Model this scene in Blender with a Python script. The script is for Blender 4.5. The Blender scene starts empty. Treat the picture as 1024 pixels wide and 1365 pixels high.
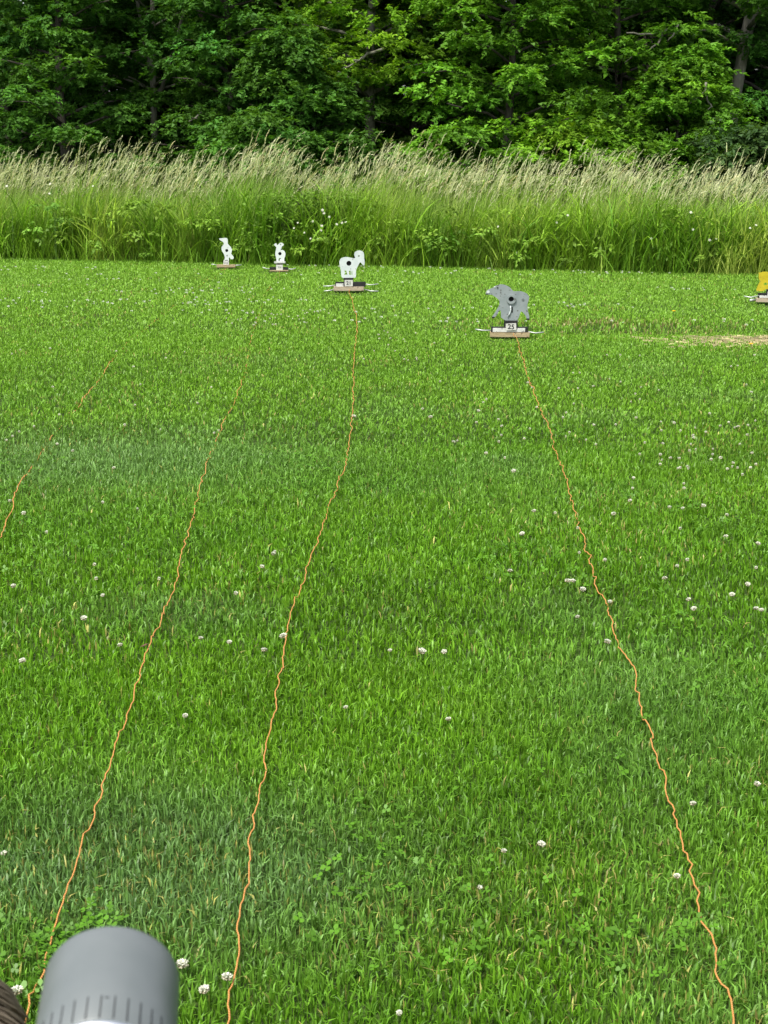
import bpy, bmesh, math, random
import numpy as np
from mathutils import Vector, Matrix, geometry
random.seed(7)
RNG = np.random.default_rng(7)
R_ = math.radians
SC = bpy.context.scene
COL = SC.collection

# ------------------------------------------------------------------ camera
FPX = 2062.0                       # focal length in pixels of the 1024 x 1365 photograph
PITCH = math.atan((682.5 - 185) / FPX)
CAM = Vector((0, 0, 1.5))
cd = bpy.data.cameras.new('camera'); cam = bpy.data.objects.new('camera', cd); COL.objects.link(cam)
cam.location = CAM
cam.rotation_euler = (math.pi / 2 - PITCH, 0, 0)
cd.sensor_fit = 'VERTICAL'; cd.sensor_height = 24; cd.sensor_width = 18
cd.lens = 24 * FPX / 1365
cd.clip_start = 0.05; cd.clip_end = 2000
cd.dof.use_dof = True; cd.dof.focus_distance = 8.0; cd.dof.aperture_fstop = 21
SC.camera = cam
# ------------------------------------------------------------------ sky, sun, exposure
SUN_EL, SUN_AZ = R_(62), R_(215)      # sun behind the camera's left shoulder, veiled by cloud
w = bpy.data.worlds.new('World'); SC.world = w; w.use_nodes = True
nt = w.node_tree
sky = nt.nodes.new('ShaderNodeTexSky'); sky.sky_type = 'NISHITA'; sky.sun_disc = False
sky.sun_elevation = SUN_EL; sky.sun_rotation = SUN_AZ; sky.dust_density = 3.0; sky.air_density = 1.0; sky.ozone_density = 1.0
bg = nt.nodes['Background']; bg.inputs['Strength'].default_value = 0.10
hs = nt.nodes.new('ShaderNodeHueSaturation'); hs.inputs['Saturation'].default_value = 0.45     # thin overcast veil
nt.links.new(sky.outputs[0], hs.inputs['Color']); nt.links.new(hs.outputs[0], bg.inputs['Color'])
sl = bpy.data.lights.new('sun', 'SUN'); sl.energy = 2.4; sl.angle = R_(12); sl.color = (1, 0.96, 0.88)
so = bpy.data.objects.new('sun', sl); COL.objects.link(so)
sd = Vector((math.sin(SUN_AZ) * math.cos(SUN_EL), math.cos(SUN_AZ) * math.cos(SUN_EL), math.sin(SUN_EL)))
so.rotation_euler = (-sd).to_track_quat('-Z', 'Y').to_euler(); so.location = sd * 60
SC.view_settings.view_transform = 'Standard'; SC.view_settings.look = 'None'
SC.view_settings.gamma = 1; SC.view_settings.use_curve_mapping = False
SC.view_settings.exposure = 1.25
SC.render.engine = 'CYCLES'
SC.cycles.max_bounces = 6; SC.cycles.diffuse_bounces = 3; SC.cycles.transmission_bounces = 3
SC.cycles.glossy_bounces = 2; SC.cycles.transparent_max_bounces = 4

# ------------------------------------------------------------------ helpers
FW = Vector((0, math.cos(PITCH), -math.sin(PITCH))); UP = Vector((0, math.sin(PITCH), math.cos(PITCH)))
def ray(u, v): return FW + Vector(((u - 512) / FPX, 0, 0)) + UP * ((682.5 - v) / FPX)
def ground(u, v, z=0.0):
    d = ray(u, v); return CAM + d * ((z - CAM.z) / d.z)
def at_y(u, v, Y):
    d = ray(u, v); return CAM + d * (Y / d.y)
def at_d(u, v, D): return CAM + ray(u, v) * D
def to_px(x, y, z=0.0):
    dx, dy, dz = x, y, z - CAM.z
    dep = dy * FW.y + dz * FW.z
    return 512 + FPX * dx / dep, 682.5 - FPX * (dy * UP.y + dz * UP.z) / dep

def tag(o, label=None, cat=None, group=None, kind=None):
    if label: o['label'] = label
    if cat: o['category'] = cat
    if group: o['group'] = group
    if kind: o['kind'] = kind
    return o
def empty(name, loc=(0, 0, 0)):
    o = bpy.data.objects.new(name, None); COL.objects.link(o); o.location = loc; o.empty_display_size = .05
    return o
def link(name, me, parent=None, loc=None):
    o = bpy.data.objects.new(name, me); COL.objects.link(o)
    if parent: o.parent = parent
    if loc is not None: o.location = loc
    return o
def np_mesh(name, V, F, mat, col=None, smooth=False):
    """V (n,3); F list of int arrays (m,k)"""
    me = bpy.data.meshes.new(name)
    V = np.asarray(V, np.float32); me.vertices.add(len(V)); me.vertices.foreach_set('co', V.ravel())
    F = [np.asarray(f, np.int32) for f in F if len(f)]
    loops = np.concatenate([f.ravel() for f in F]); tot = np.concatenate([np.full(len(f), f.shape[1], np.int32) for f in F])
    me.loops.add(len(loops)); me.loops.foreach_set('vertex_index', loops)
    me.polygons.add(len(tot)); st = np.zeros(len(tot), np.int32); st[1:] = np.cumsum(tot)[:-1]
    me.polygons.foreach_set('loop_start', st); me.polygons.foreach_set('loop_total', tot)
    if smooth: me.polygons.foreach_set('use_smooth', np.ones(len(tot), bool))
    if col is not None:
        a = me.color_attributes.new('tint', 'FLOAT_COLOR', 'POINT')
        c = np.ones((len(V), 4), np.float32); c[:, :3] = col
        a.data.foreach_set('color', c.ravel())
    me.update(calc_edges=True); me.materials.append(mat)
    return me
class MB:
    def __init__(s): s.V = []; s.F = []
    def add(s, vs, fs):
        n = len(s.V); s.V += [tuple(v) for v in vs]; s.F += [tuple(i + n for i in f) for f in fs]
    def box(s, c, d, M=None):
        x, y, z = [a / 2 for a in d]
        vs = [Vector((sx * x, sy * y, sz * z)) for sz in (-1, 1) for sy in (-1, 1) for sx in (-1, 1)]
        if M: vs = [M @ v for v in vs]
        s.add([v + Vector(c) for v in vs], [(0, 2, 3, 1), (4, 5, 7, 6), (0, 1, 5, 4), (2, 6, 7, 3), (0, 4, 6, 2), (1, 3, 7, 5)])
    def tube(s, pts, rad, n=8, cap=True):
        pts = [Vector(p) for p in pts]
        if not hasattr(rad, '__len__'): rad = [rad] * len(pts)
        vs = []; fs = []; u = None
        for i, p in enumerate(pts):
            t = (pts[min(i + 1, len(pts) - 1)] - pts[max(i - 1, 0)]).normalized()
            if u is None: u = t.orthogonal().normalized()
            else:
                u = u - t * u.dot(t); u = u.normalized() if u.length > 1e-6 else t.orthogonal().normalized()
            b = t.cross(u)
            for k in range(n):
                a = 2 * math.pi * k / n; vs.append(p + (u * math.cos(a) + b * math.sin(a)) * rad[i])
        for i in range(len(pts) - 1):
            for k in range(n):
                fs.append((i * n + k, i * n + (k + 1) % n, (i + 1) * n + (k + 1) % n, (i + 1) * n + k))
        if cap: fs.append(tuple(range(n - 1, -1, -1))); fs.append(tuple(range((len(pts) - 1) * n, len(pts) * n)))
        s.add(vs, fs)
    def build(s, name, mat, parent=None, smooth=False, bevel=0, loc=None):
        me = bpy.data.meshes.new(name); me.from_pydata(s.V, [], s.F); me.materials.append(mat)
        if bevel:
            bm = bmesh.new(); bm.from_mesh(me)
            bmesh.ops.bevel(bm, geom=bm.edges[:], offset=bevel, segments=2, affect='EDGES', clamp_overlap=True)
            bm.to_mesh(me); bm.free()
        if smooth:
            for p in me.polygons: p.use_smooth = True
        me.update()
        return link(name, me, parent, loc)
def vnoise(x, y, scale, seed):
    g = np.random.default_rng(seed).random((64, 64))
    a = np.asarray(x) / scale + 1000; b = np.asarray(y) / scale + 1000
    i = np.floor(a).astype(int); j = np.floor(b).astype(int); f = a - i; h = b - j
    f = f * f * (3 - 2 * f); h = h * h * (3 - 2 * h)
    G = lambda p, q: g[p % 64, q % 64]
    return (G(i, j) * (1 - f) + G(i + 1, j) * f) * (1 - h) + (G(i, j + 1) * (1 - f) + G(i + 1, j + 1) * f) * h
def blob(x, y, cx, cy, rx, ry):
    return np.exp(-(((x - cx) / rx) ** 2 + ((y - cy) / ry) ** 2))

# ------------------------------------------------------------------ materials
def mat_new(name):
    m = bpy.data.materials.new(name); m.use_nodes = True
    return m, m.node_tree, m.node_tree.nodes['Principled BSDF']
def foliage(name, trans=0.3, rough=0.5, spec=0.3, tcol=(1.15, 1.25, 0.6)):
    m, n, p = mat_new(name)
    at = n.nodes.new('ShaderNodeAttribute'); at.attribute_name = 'tint'
    p.inputs['Roughness'].default_value = rough; p.inputs['Specular IOR Level'].default_value = spec
    n.links.new(at.outputs['Color'], p.inputs['Base Color'])
    tr = n.nodes.new('ShaderNodeBsdfTranslucent'); mx = n.nodes.new('ShaderNodeMixShader'); mx.inputs[0].default_value = trans
    mu = n.nodes.new('ShaderNodeMix'); mu.data_type = 'RGBA'; mu.blend_type = 'MULTIPLY'; mu.inputs[0].default_value = 1
    n.links.new(at.outputs['Color'], mu.inputs[6]); mu.inputs[7].default_value = (*tcol, 1)
    n.links.new(mu.outputs[2], tr.inputs['Color'])
    n.links.new(p.outputs[0], mx.inputs[1]); n.links.new(tr.outputs[0], mx.inputs[2])
    n.links.new(mx.outputs[0], n.nodes['Material Output'].inputs['Surface'])
    return m
def noisy(name, c1, c2, scale=20, rough=0.6, metal=0, spec=0.5, bump=0, bscale=None, stretch=(1, 1, 1), detail=5):
    m, n, p = mat_new(name)
    tc = n.nodes.new('ShaderNodeTexCoord'); mp = n.nodes.new('ShaderNodeMapping'); mp.inputs['Scale'].default_value = stretch
    n.links.new(tc.outputs['Object'], mp.inputs[0])
    t = n.nodes.new('ShaderNodeTexNoise'); t.inputs['Scale'].default_value = scale; t.inputs['Detail'].default_value = detail
    n.links.new(mp.outputs[0], t.inputs['Vector'])
    r = n.nodes.new('ShaderNodeValToRGB'); r.color_ramp.elements[0].color = (*c1, 1); r.color_ramp.elements[1].color = (*c2, 1)
    r.color_ramp.elements[0].position = .3; r.color_ramp.elements[1].position = .7
    n.links.new(t.outputs['Fac'], r.inputs[0]); n.links.new(r.outputs[0], p.inputs['Base Color'])
    p.inputs['Roughness'].default_value = rough; p.inputs['Metallic'].default_value = metal; p.inputs['Specular IOR Level'].default_value = spec
    if bump:
        t2 = n.nodes.new('ShaderNodeTexNoise'); t2.inputs['Scale'].default_value = bscale or scale * 3; t2.inputs['Detail'].default_value = 3
        n.links.new(mp.outputs[0], t2.inputs['Vector'])
        b = n.nodes.new('ShaderNodeBump'); b.inputs['Strength'].default_value = bump; b.inputs['Distance'].default_value = .002
        n.links.new(t2.outputs['Fac'], b.inputs['Height']); n.links.new(b.outputs[0], p.inputs['Normal'])
    return m
M_LAWN = foliage('lawn_blades', 0.30, 0.45, 0.32, (1.15, 1.2, .5))
M_TALL = foliage('tall_grass_blades', 0.34, 0.55, 0.2, (1.1, 1.15, 0.7))
M_LEAF = foliage('tree_leaves', 0.36, 0.55, 0.15, (1.2, 1.25, .4))
M_PETAL = foliage('petals', 0.25, 0.6, 0.2, (1, 1, 1))
M_SOIL = noisy('soil_and_thatch', (.018, .026, .008), (.05, .058, .02), 25, .95, 0, .1, .6)
M_BARK = noisy('bark', (.16, .15, .12), (.34, .32, .27), 9, .9, 0, .2, .7, 40, (3, 3, .6))
M_BARKD = noisy('dark_bark', (.035, .03, .024), (.09, .08, .065), 9, .9, 0, .2, .7, 40, (3, 3, .6))
M_DEADW = noisy('dead_wood', (.12, .115, .09), (.24, .23, .19), 12, .9, 0, .2, .5)
M_GREYP = noisy('chipped_grey_paint', (.19, .225, .225), (.26, .29, .29), 14, .55, 0, .4, .2)
M_WHITEP = noisy('worn_white_paint', (.47, .53, .52), (.60, .65, .63), 12, .5, 0, .4, .15)
M_WHITEB = noisy('bright_white_paint', (.54, .59, .57), (.64, .69, .66), 12, .5, 0, .4, .15)
M_YELP = noisy('yellow_paint', (.38, .31, .008), (.50, .42, .02), 12, .5, 0, .4, .15)
M_BLACK = noisy('black_steel', (.008, .009, .009), (.02, .02, .02), 30, .55, 0, .4)
M_HOLE = noisy('paddle_black', (.006, .006, .007), (.012, .012, .013), 30, .7, 0, .2)
M_ROD = noisy('galvanised_rod', (.34, .37, .34), (.52, .55, .50), 30, .45, .5, .5)
M_CARD = noisy('number_card', (.46, .46, .42), (.58, .58, .53), 30, .6)
M_STRIP = noisy('white_strip', (.46, .47, .44), (.62, .63, .60), 25, .5)
M_WOOD = noisy('base_wood', (.25, .20, .11), (.42, .34, .20), 18, .75, 0, .2, .3, 60, (1, 6, 8))
M_WOODP = noisy('weathered_wood', (.30, .25, .17), (.44, .37, .27), 18, .75, 0, .2, .3, 60, (1, 6, 8))
def weather(m, c, scale=45, lo=.63):
    n = m.node_tree; p = n.nodes['Principled BSDF']; src = p.inputs['Base Color'].links[0].from_socket
    tc = n.nodes.new('ShaderNodeTexCoord'); t = n.nodes.new('ShaderNodeTexNoise'); t.inputs['Scale'].default_value = scale; t.inputs['Detail'].default_value = 2
    n.links.new(tc.outputs['Object'], t.inputs['Vector'])
    r = n.nodes.new('ShaderNodeValToRGB'); r.color_ramp.elements[0].position = lo; r.color_ramp.elements[1].position = lo + .05
    n.links.new(t.outputs['Fac'], r.inputs[0])
    mx = n.nodes.new('ShaderNodeMix'); mx.data_type = 'RGBA'; n.links.new(r.outputs[0], mx.inputs[0]); n.links.new(src, mx.inputs[6]); mx.inputs[7].default_value = (*c, 1)
    n.links.new(mx.outputs[2], p.inputs['Base Color'])
weather(M_GREYP, (.10, .105, .10)); weather(M_WHITEP, (.28, .30, .28), 40, .66); weather(M_WHITEB, (.35, .36, .34), 40, .68); weather(M_YELP, (.30, .22, .03)); weather(M_WOOD, (.16, .11, .06), 30, .6); weather(M_WOODP, (.18, .14, .10), 30, .6); weather(M_STRIP, (.25, .25, .23), 50, .62)
M_INK = noisy('black_ink', (.012, .012, .015), (.03, .03, .03), 40, .7)
M_SCOPE = noisy('anodised_grey', (.112, .128, .130), (.127, .142, .145), 60, .42, 0, .5, .05, 900)
M_GROOVE = noisy('groove_dark', (.008, .008, .009), (.014, .014, .015), 60, .6)
M_CHROME = noisy('polished_ring', (.84, .87, .90), (.90, .92, .94), 40, .3, 1)
M_GLASS = noisy('coated_glass', (.01, .015, .03), (.02, .02, .04), 5, .05, 0, .8)
M_STRAW = foliage('straw', 0.15, 0.7, 0.2, (1, 1, 1))

def cord_mat():
    m, n, p = mat_new('orange_twine')
    tc = n.nodes.new('ShaderNodeTexCoord')
    wv = n.nodes.new('ShaderNodeTexWave'); wv.inputs['Scale'].default_value = 90; wv.inputs['Distortion'].default_value = 2
    wv.bands_direction = 'DIAGONAL'; n.links.new(tc.outputs['Object'], wv.inputs['Vector'])
    r = n.nodes.new('ShaderNodeValToRGB'); r.color_ramp.elements[0].color = (.34, .135, .025, 1); r.color_ramp.elements[1].color = (.56, .27, .075, 1)
    n.links.new(wv.outputs['Fac'], r.inputs[0]); n.links.new(r.outputs[0], p.inputs['Base Color']); p.inputs['Roughness'].default_value = .7
    b = n.nodes.new('ShaderNodeBump'); b.inputs['Strength'].default_value = .5; b.inputs['Distance'].default_value = .001
    n.links.new(wv.outputs['Fac'], b.inputs['Height']); n.links.new(b.outputs[0], p.inputs['Normal'])
    return m
M_CORD = cord_mat()

# ------------------------------------------------------------------ ground
def tall_edge(x): return 18.72 - 0.247 * x          # front line of the tall grass
def gz(x, y):                                        # shallow scrape right of the bear target
    x = np.asarray(x, float); y = np.asarray(y, float)
    return -0.045 * blob(x, y, 2.1, 12.35, 1.5, .35) + 0.02 * (vnoise(x, y, 1.7, 3) - .5)
def build_ground():
    xs = np.unique(np.concatenate([np.linspace(-400, -14, 24), np.linspace(-14, 14, 90), np.linspace(14, 400, 24)]))
    ys = np.unique(np.concatenate([np.linspace(-300, -3, 16), np.linspace(-3, 24, 110), np.linspace(24, 60, 20), np.linspace(60, 600, 24)]))
    X, Y = np.meshgrid(xs, ys); Z = gz(X, Y) * ((np.abs(X) < 14) & (Y > -3) & (Y < 24))
    V = np.stack([X.ravel(), Y.ravel(), Z.ravel()], 1); nx = len(xs)
    i = (np.arange(len(ys) - 1)[:, None] * nx + np.arange(nx - 1)[None, :]).ravel()
    F = np.stack([i, i + 1, i + nx + 1, i + nx], 1)
    m, n, p = mat_new('ground_soil_and_turf')
    tc = n.nodes.new('ShaderNodeTexCoord'); t = n.nodes.new('ShaderNodeTexNoise'); t.inputs['Scale'].default_value = 30; t.inputs['Detail'].default_value = 8
    n.links.new(tc.outputs['Object'], t.inputs['Vector'])
    r = n.nodes.new('ShaderNodeValToRGB'); r.color_ramp.elements[0].position = .35; r.color_ramp.elements[1].position = .68
    r.color_ramp.elements[0].color = (.016, .028, .007, 1); r.color_ramp.elements[1].color = (.055, .095, .018, 1)
    n.links.new(t.outputs['Fac'], r.inputs[0]); n.links.new(r.outputs[0], p.inputs['Base Color']); p.inputs['Roughness'].default_value = .95
    p.inputs['Specular IOR Level'].default_value = .1
    o = link('ground', np_mesh('ground', V, [F], m, smooth=True)); tag(o, 'dark soil and turf under the mown lawn, tall grass and wood', kind='structure')
build_ground()

# ------------------------------------------------------------------ mown lawn
def lawn_region(y0, y1, dens, rng):
    xm = y1 * 0.27 + 0.4
    n = int(dens * (y1 - y0) * 2 * xm)
    x = rng.uniform(-xm, xm, n); y = rng.uniform(y0, y1, n)
    k = (np.abs(x) < y * 0.27 + 0.4) & (y < tall_edge(x) + .25)
    return x[k], y[k]
STRAW = [ground(1000, 457), ground(860, 436), ground(745, 432)]
def lawn_colour(x, y, rng):
    n = len(x)
    a = np.array([.076, .215, .009]); b = np.array([.158, .330, .014]); c = np.array([.150, .262, .105]); d = np.array([.052, .130, .008])
    lo = .55 * vnoise(x, y * 1.6, .9, 11) + .45 * vnoise(x * .28, y * 1.9, .8, 19); mid = vnoise(x, y * 1.5, .28, 12); hi = rng.random(n)
    t = np.clip(.55 * lo + .35 * mid + .45 * (hi - .5) + .08, 0, 1)[:, None]
    col = a * (1 - t) + b * t
    # fine bluish turf in patches
    g1 = ground(260, 1165); g2 = ground(120, 610); g3 = ground(860, 920)
    blue = np.clip(1.1 * blob(x, y, g1.x, g1.y, .46, .36) + .95 * blob(x, y, g2.x, g2.y, 1.1, .8) + .4 * blob(x, y, g3.x, g3.y, .35, .5)
                   + 1.3 * np.clip(vnoise(x, y, .6, 14) - .66, 0, 1), 0, .85)[:, None]
    blue = blue * (.6 + .4 * rng.random((n, 1)))
    col = col * (1 - blue) + c * blue
    dk = np.clip(.6 * np.clip(vnoise(x, y, .35, 15) - .5, 0, 1) + .9 * np.clip(vnoise(x * .35, y * 1.8, .7, 16) - .55, 0, 1), 0, 1)[:, None] * 1.15
    col = col * (1 - dk) + d * dk
    far = np.clip((y - 5) / 10, 0, 1)[:, None]  # grazing-view brightening painted into the blade colour, growing with distance
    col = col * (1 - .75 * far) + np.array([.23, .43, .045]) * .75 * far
    # worn strip right of the bear target
    br = np.clip(.75 * blob(x, y, STRAW[1].x, STRAW[1].y, .75, .38) * (.35 + 1.1 * vnoise(x, y, .3, 71)) + .45 * blob(x, y, STRAW[2].x, STRAW[2].y, .6, .25) + 1.2 * blob(x, y, STRAW[0].x + .45, STRAW[0].y, .55, .3), 0, 1)
    m = rng.random(n) < br * .45
    col[m] = np.array([.30, .27, .10]) * (.6 + .7 * rng.random((m.sum(), 1)))
    # dead blades everywhere, a few more by the lower right
    dn = .010 + .10 * blob(x, y, ground(600, 1230).x, ground(600, 1230).y, .35, .25) + .06 * np.clip(vnoise(x, y, .5, 17) - .6, 0, 1) * 4
    m = rng.random(n) < dn
    col[m] = np.array([.34, .33, .09]) * (.6 + .7 * rng.random((m.sum(), 1)))
    w = (.48 - .26 * np.clip((y - 3.5) / 7, 0, 1))[:, None]
    return col * (1 + w * (2 * rng.random((n, 1)) - 1))
def blades(x, y, z, h, wd, lean, az, col, full, rng):
    n = len(x); dx, dy = np.cos(az), np.sin(az)
    fa = az + math.pi / 2 + rng.normal(0, .7, n); sx, sy = np.cos(fa) * wd / 2, np.sin(fa) * wd / 2
    P = lambda ox, oy, oz: np.stack([x + ox, y + oy, z + oz], 1)
    m1 = .55; ox1, oy1 = dx * lean * .38, dy * lean * .38; ox2, oy2 = dx * lean, dy * lean
    ht = np.maximum(h - .45 * lean, h * .25)
    tip = P(ox2, oy2, ht)
    if full:
        V = np.stack([P(-sx * .7, -sy * .7, -.003), P(sx * .7, sy * .7, -.003), P(ox1 + sx, oy1 + sy, h * m1), P(ox1 - sx, oy1 - sy, h * m1), tip], 1).reshape(-1, 3)
        b = np.arange(n) * 5
        F = [np.stack([b, b + 1, b + 2, b + 3], 1), np.stack([b + 3, b + 2, b + 4], 1)]; k = 5
    else:
        V = np.stack([P(0 * x, 0 * x, -.003), P(ox1 + sx, oy1 + sy, h * m1), tip, P(ox1 - sx, oy1 - sy, h * m1)], 1).reshape(-1, 3)
        b = np.arange(n) * 4
        F = [np.stack([b, b + 1, b + 3], 1), np.stack([b + 1, b + 2, b + 3], 1)]; k = 4
    return V, F, np.repeat(col, k, 0)
def join(parts):
    Vs, Fs, Cs, off = [], {}, [], 0
    for V, F, C in parts:
        for f in F: Fs.setdefault(f.shape[1], []).append(f + off)
        Vs.append(V); Cs.append(C); off += len(V)
    return np.concatenate(Vs), [np.concatenate(v) for v in Fs.values()], np.concatenate(Cs)
TPOS = [(ground(u, v, .02).x, ground(u, v, .02).y) for u, v in ((680, 448), (466, 388), (303, 355), (373, 360), (1025, 403))]
def build_lawn():
    rng = np.random.default_rng(21); parts = []
    for y0, y1, dens, wd, full in ((1.9, 4.3, 21500, .0036, True), (4.3, 7.6, 8800, .0050, True), (7.6, 12.4, 3900, .0082, False), (12.4, 20.6, 2300, .0105, False)):
        x, y = lawn_region(y0, y1, dens, rng); n = len(x)
        tuft = vnoise(x, y, .11, 31); big = vnoise(x, y, .8, 32)
        h = (.016 + .019 * rng.random(n) + .008 * tuft + .008 * big)
        worn = np.clip(blob(x, y, STRAW[0].x + .45, STRAW[0].y, .5, .25), 0, 1)
        h *= 1 - .38 * worn
        # taller growth along the scrape
        h *= 1 + .45 * blob(x, y, 1.9, 12.75, 1.4, .35) * (.3 + 1.4 * vnoise(x, y, .25, 72))
        for tx_, ty_ in TPOS: h *= 1 - .72 * np.exp(-((np.abs(x - tx_) / .26) ** 4 + (np.abs(y - ty_ + .17) / .27) ** 4))
        tall = rng.random(n) < .02; h[tall] *= 1.5
        lean = h * np.abs(rng.normal(.34, .36, n)); az = rng.uniform(0, 6.283, n)
        w_ = wd * (.65 + .7 * rng.random(n))
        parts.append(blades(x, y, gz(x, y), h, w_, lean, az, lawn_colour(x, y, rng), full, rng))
    V, F, C = join(parts)
    tag(link('lawn_grass', np_mesh('lawn_grass', V, F, M_LAWN, C)), 'short mown green grass with bluish and yellowish patches across the foreground', 'lawn', kind='stuff')
    # clover leaves between the blades
    x, y = lawn_region(1.9, 8, 700, rng); k = vnoise(x, y, .45, 41) + .4 * rng.random(len(x)) > 1.04; x, y = x[k], y[k]
    g = ground(95, 1290); n2 = 260
    x = np.concatenate([x, g.x + rng.normal(0, .07, n2)]); y = np.concatenate([y, g.y + rng.normal(0, .1, n2)])
    n = len(x); parts = []; z = gz(x, y) + .020 + .024 * rng.random(n); r = .0045 + .004 * rng.random(n); a0 = rng.uniform(0, 6.28, n)
    col = np.array([.080, .205, .010]) * (.75 + .6 * rng.random((n, 1))) * np.array([1, 1, 1]); tx, ty = rng.normal(0, .35, n), rng.normal(0, .35, n)
    for j in range(3):
        a = a0 + j * 2.094; ca, sa = np.cos(a), np.sin(a)
        def P(f, s): 
            ox = (ca * f - sa * s) * r; oy = (sa * f + ca * s) * r
            return np.stack([x + ox, y + oy, z + ox * tx + oy * ty + .1 * f * r], 1)
        V = np.stack([P(0, 0), P(.9, -.72), P(1.5, -.4), P(1.55, .4), P(.9, .72)], 1).reshape(-1, 3); b = np.arange(n) * 5
        parts.append((V, [np.stack([b, b + 1, b + 2, b + 3, b + 4], 1)], np.repeat(col, 5, 0)))
    V, F, C = join(parts)
    tag(link('clover_leaves', np_mesh('clover_leaves', V, F, M_LAWN, C)), 'small round clover leaves scattered through the mown grass', 'clover', kind='stuff')
    # dry cut straw on the worn patch
    n = 1900; x = STRAW[0].x + .32 + rng.normal(0, .42, n); y = STRAW[0].y + rng.normal(0, .20, n) - .06 * (x - STRAW[0].x); a = rng.normal(0, .8, n); L = .03 + .07 * rng.random(n)
    z = gz(x, y) + .002 + .018 * rng.random(n); dx, dy = np.cos(a) * L / 2, np.sin(a) * L / 2; wz = .0035
    P = lambda s, q: np.stack([x + s * dx - q * dy * .05, y + s * dy + q * dx * .05, z + s * rng.normal(0, .006, n) + q * wz], 1)
    V = np.stack([P(-1, -1), P(1, -1), P(1, 1), P(-1, 1)], 1).reshape(-1, 3); b = np.arange(n) * 4
    C = np.repeat(np.array([.44, .38, .20]) * (.55 + .7 * rng.random((n, 1))), 4, 0)
    tag(link('dry_straw', np_mesh('dry_straw', V, [np.stack([b, b + 1, b + 2, b + 3], 1)], M_STRAW, C)), 'pale dry straw lying on the worn patch of lawn at the right', 'straw', kind='stuff')
build_lawn()

# ------------------------------------------------------------------ tall grass
def ribbon(P0, az, L, wd, rise, droop, segs, col, rng, tipcol=None):
    """curved blades: start P0, heading az, length L, initial elevation rise, bending by droop"""
    n = len(P0); V = []; C = []; p = P0.copy(); ang = rise.copy(); st = L / segs
    fa = az + math.pi / 2 + rng.normal(0, .8, n); s = np.stack([np.cos(fa), np.sin(fa), 0 * fa], 1)
    for i in range(segs + 1):
        t = i / segs; ww = (wd * (1 - t ** 2 * .92) * (.75 + .5 * min(t * 3, .5)))[:, None] / 2
        V += [p - s * ww, p + s * ww]
        cc = col if tipcol is None else col * (1 - t) + tipcol * t
        C += [cc, cc]
        p = p + np.stack([np.cos(ang) * np.cos(az), np.cos(ang) * np.sin(az), np.sin(ang)], 1) * st[:, None]
        ang = ang - droop / segs * (.4 + 1.2 * t)
    k = 2 * (segs + 1); V = np.stack(V, 1).reshape(-1, 3); C = np.stack(C, 1).reshape(-1, 3); b = np.arange(n) * k
    F = [np.concatenate([np.stack([b + 2 * i, b + 2 * i + 1, b + 2 * i + 3, b + 2 * i + 2], 1) for i in range(segs)])]
    return V, F, C
# ------------------------------------------------------------------ trees
def leaf_quads(base, dirv, nrm, L, wd, col):
    side = np.cross(dirv, nrm); side /= (np.linalg.norm(side, axis=1)[:, None] + 1e-9); up = np.cross(side, dirv)
    mid = base + dirv * (L * .5)[:, None] + up * (L * .06)[:, None]; tip = base + dirv * L[:, None] - up * (L * .12)[:, None]
    V = np.stack([base, mid + side * wd[:, None] / 2, tip, mid - side * wd[:, None] / 2], 1).reshape(-1, 3); b = np.arange(len(base)) * 4
    return V, [np.stack([b, b + 1, b + 3], 1), np.stack([b + 1, b + 2, b + 3], 1)], np.repeat(col, 4, 0)
def leaf_tris(base, dirv, nrm, L, wd, col):
    side = np.cross(dirv, nrm); side /= (np.linalg.norm(side, axis=1)[:, None] + 1e-9)
    V = np.stack([base + side * wd[:, None] * .5, base + dirv * L[:, None], base - side * wd[:, None] * .5 + dirv * (L * .25)[:, None]], 1).reshape(-1, 3); b = np.arange(len(base)) * 3
    return V, [np.stack([b, b + 1, b + 2], 1)], np.repeat(col, 3, 0)
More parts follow.
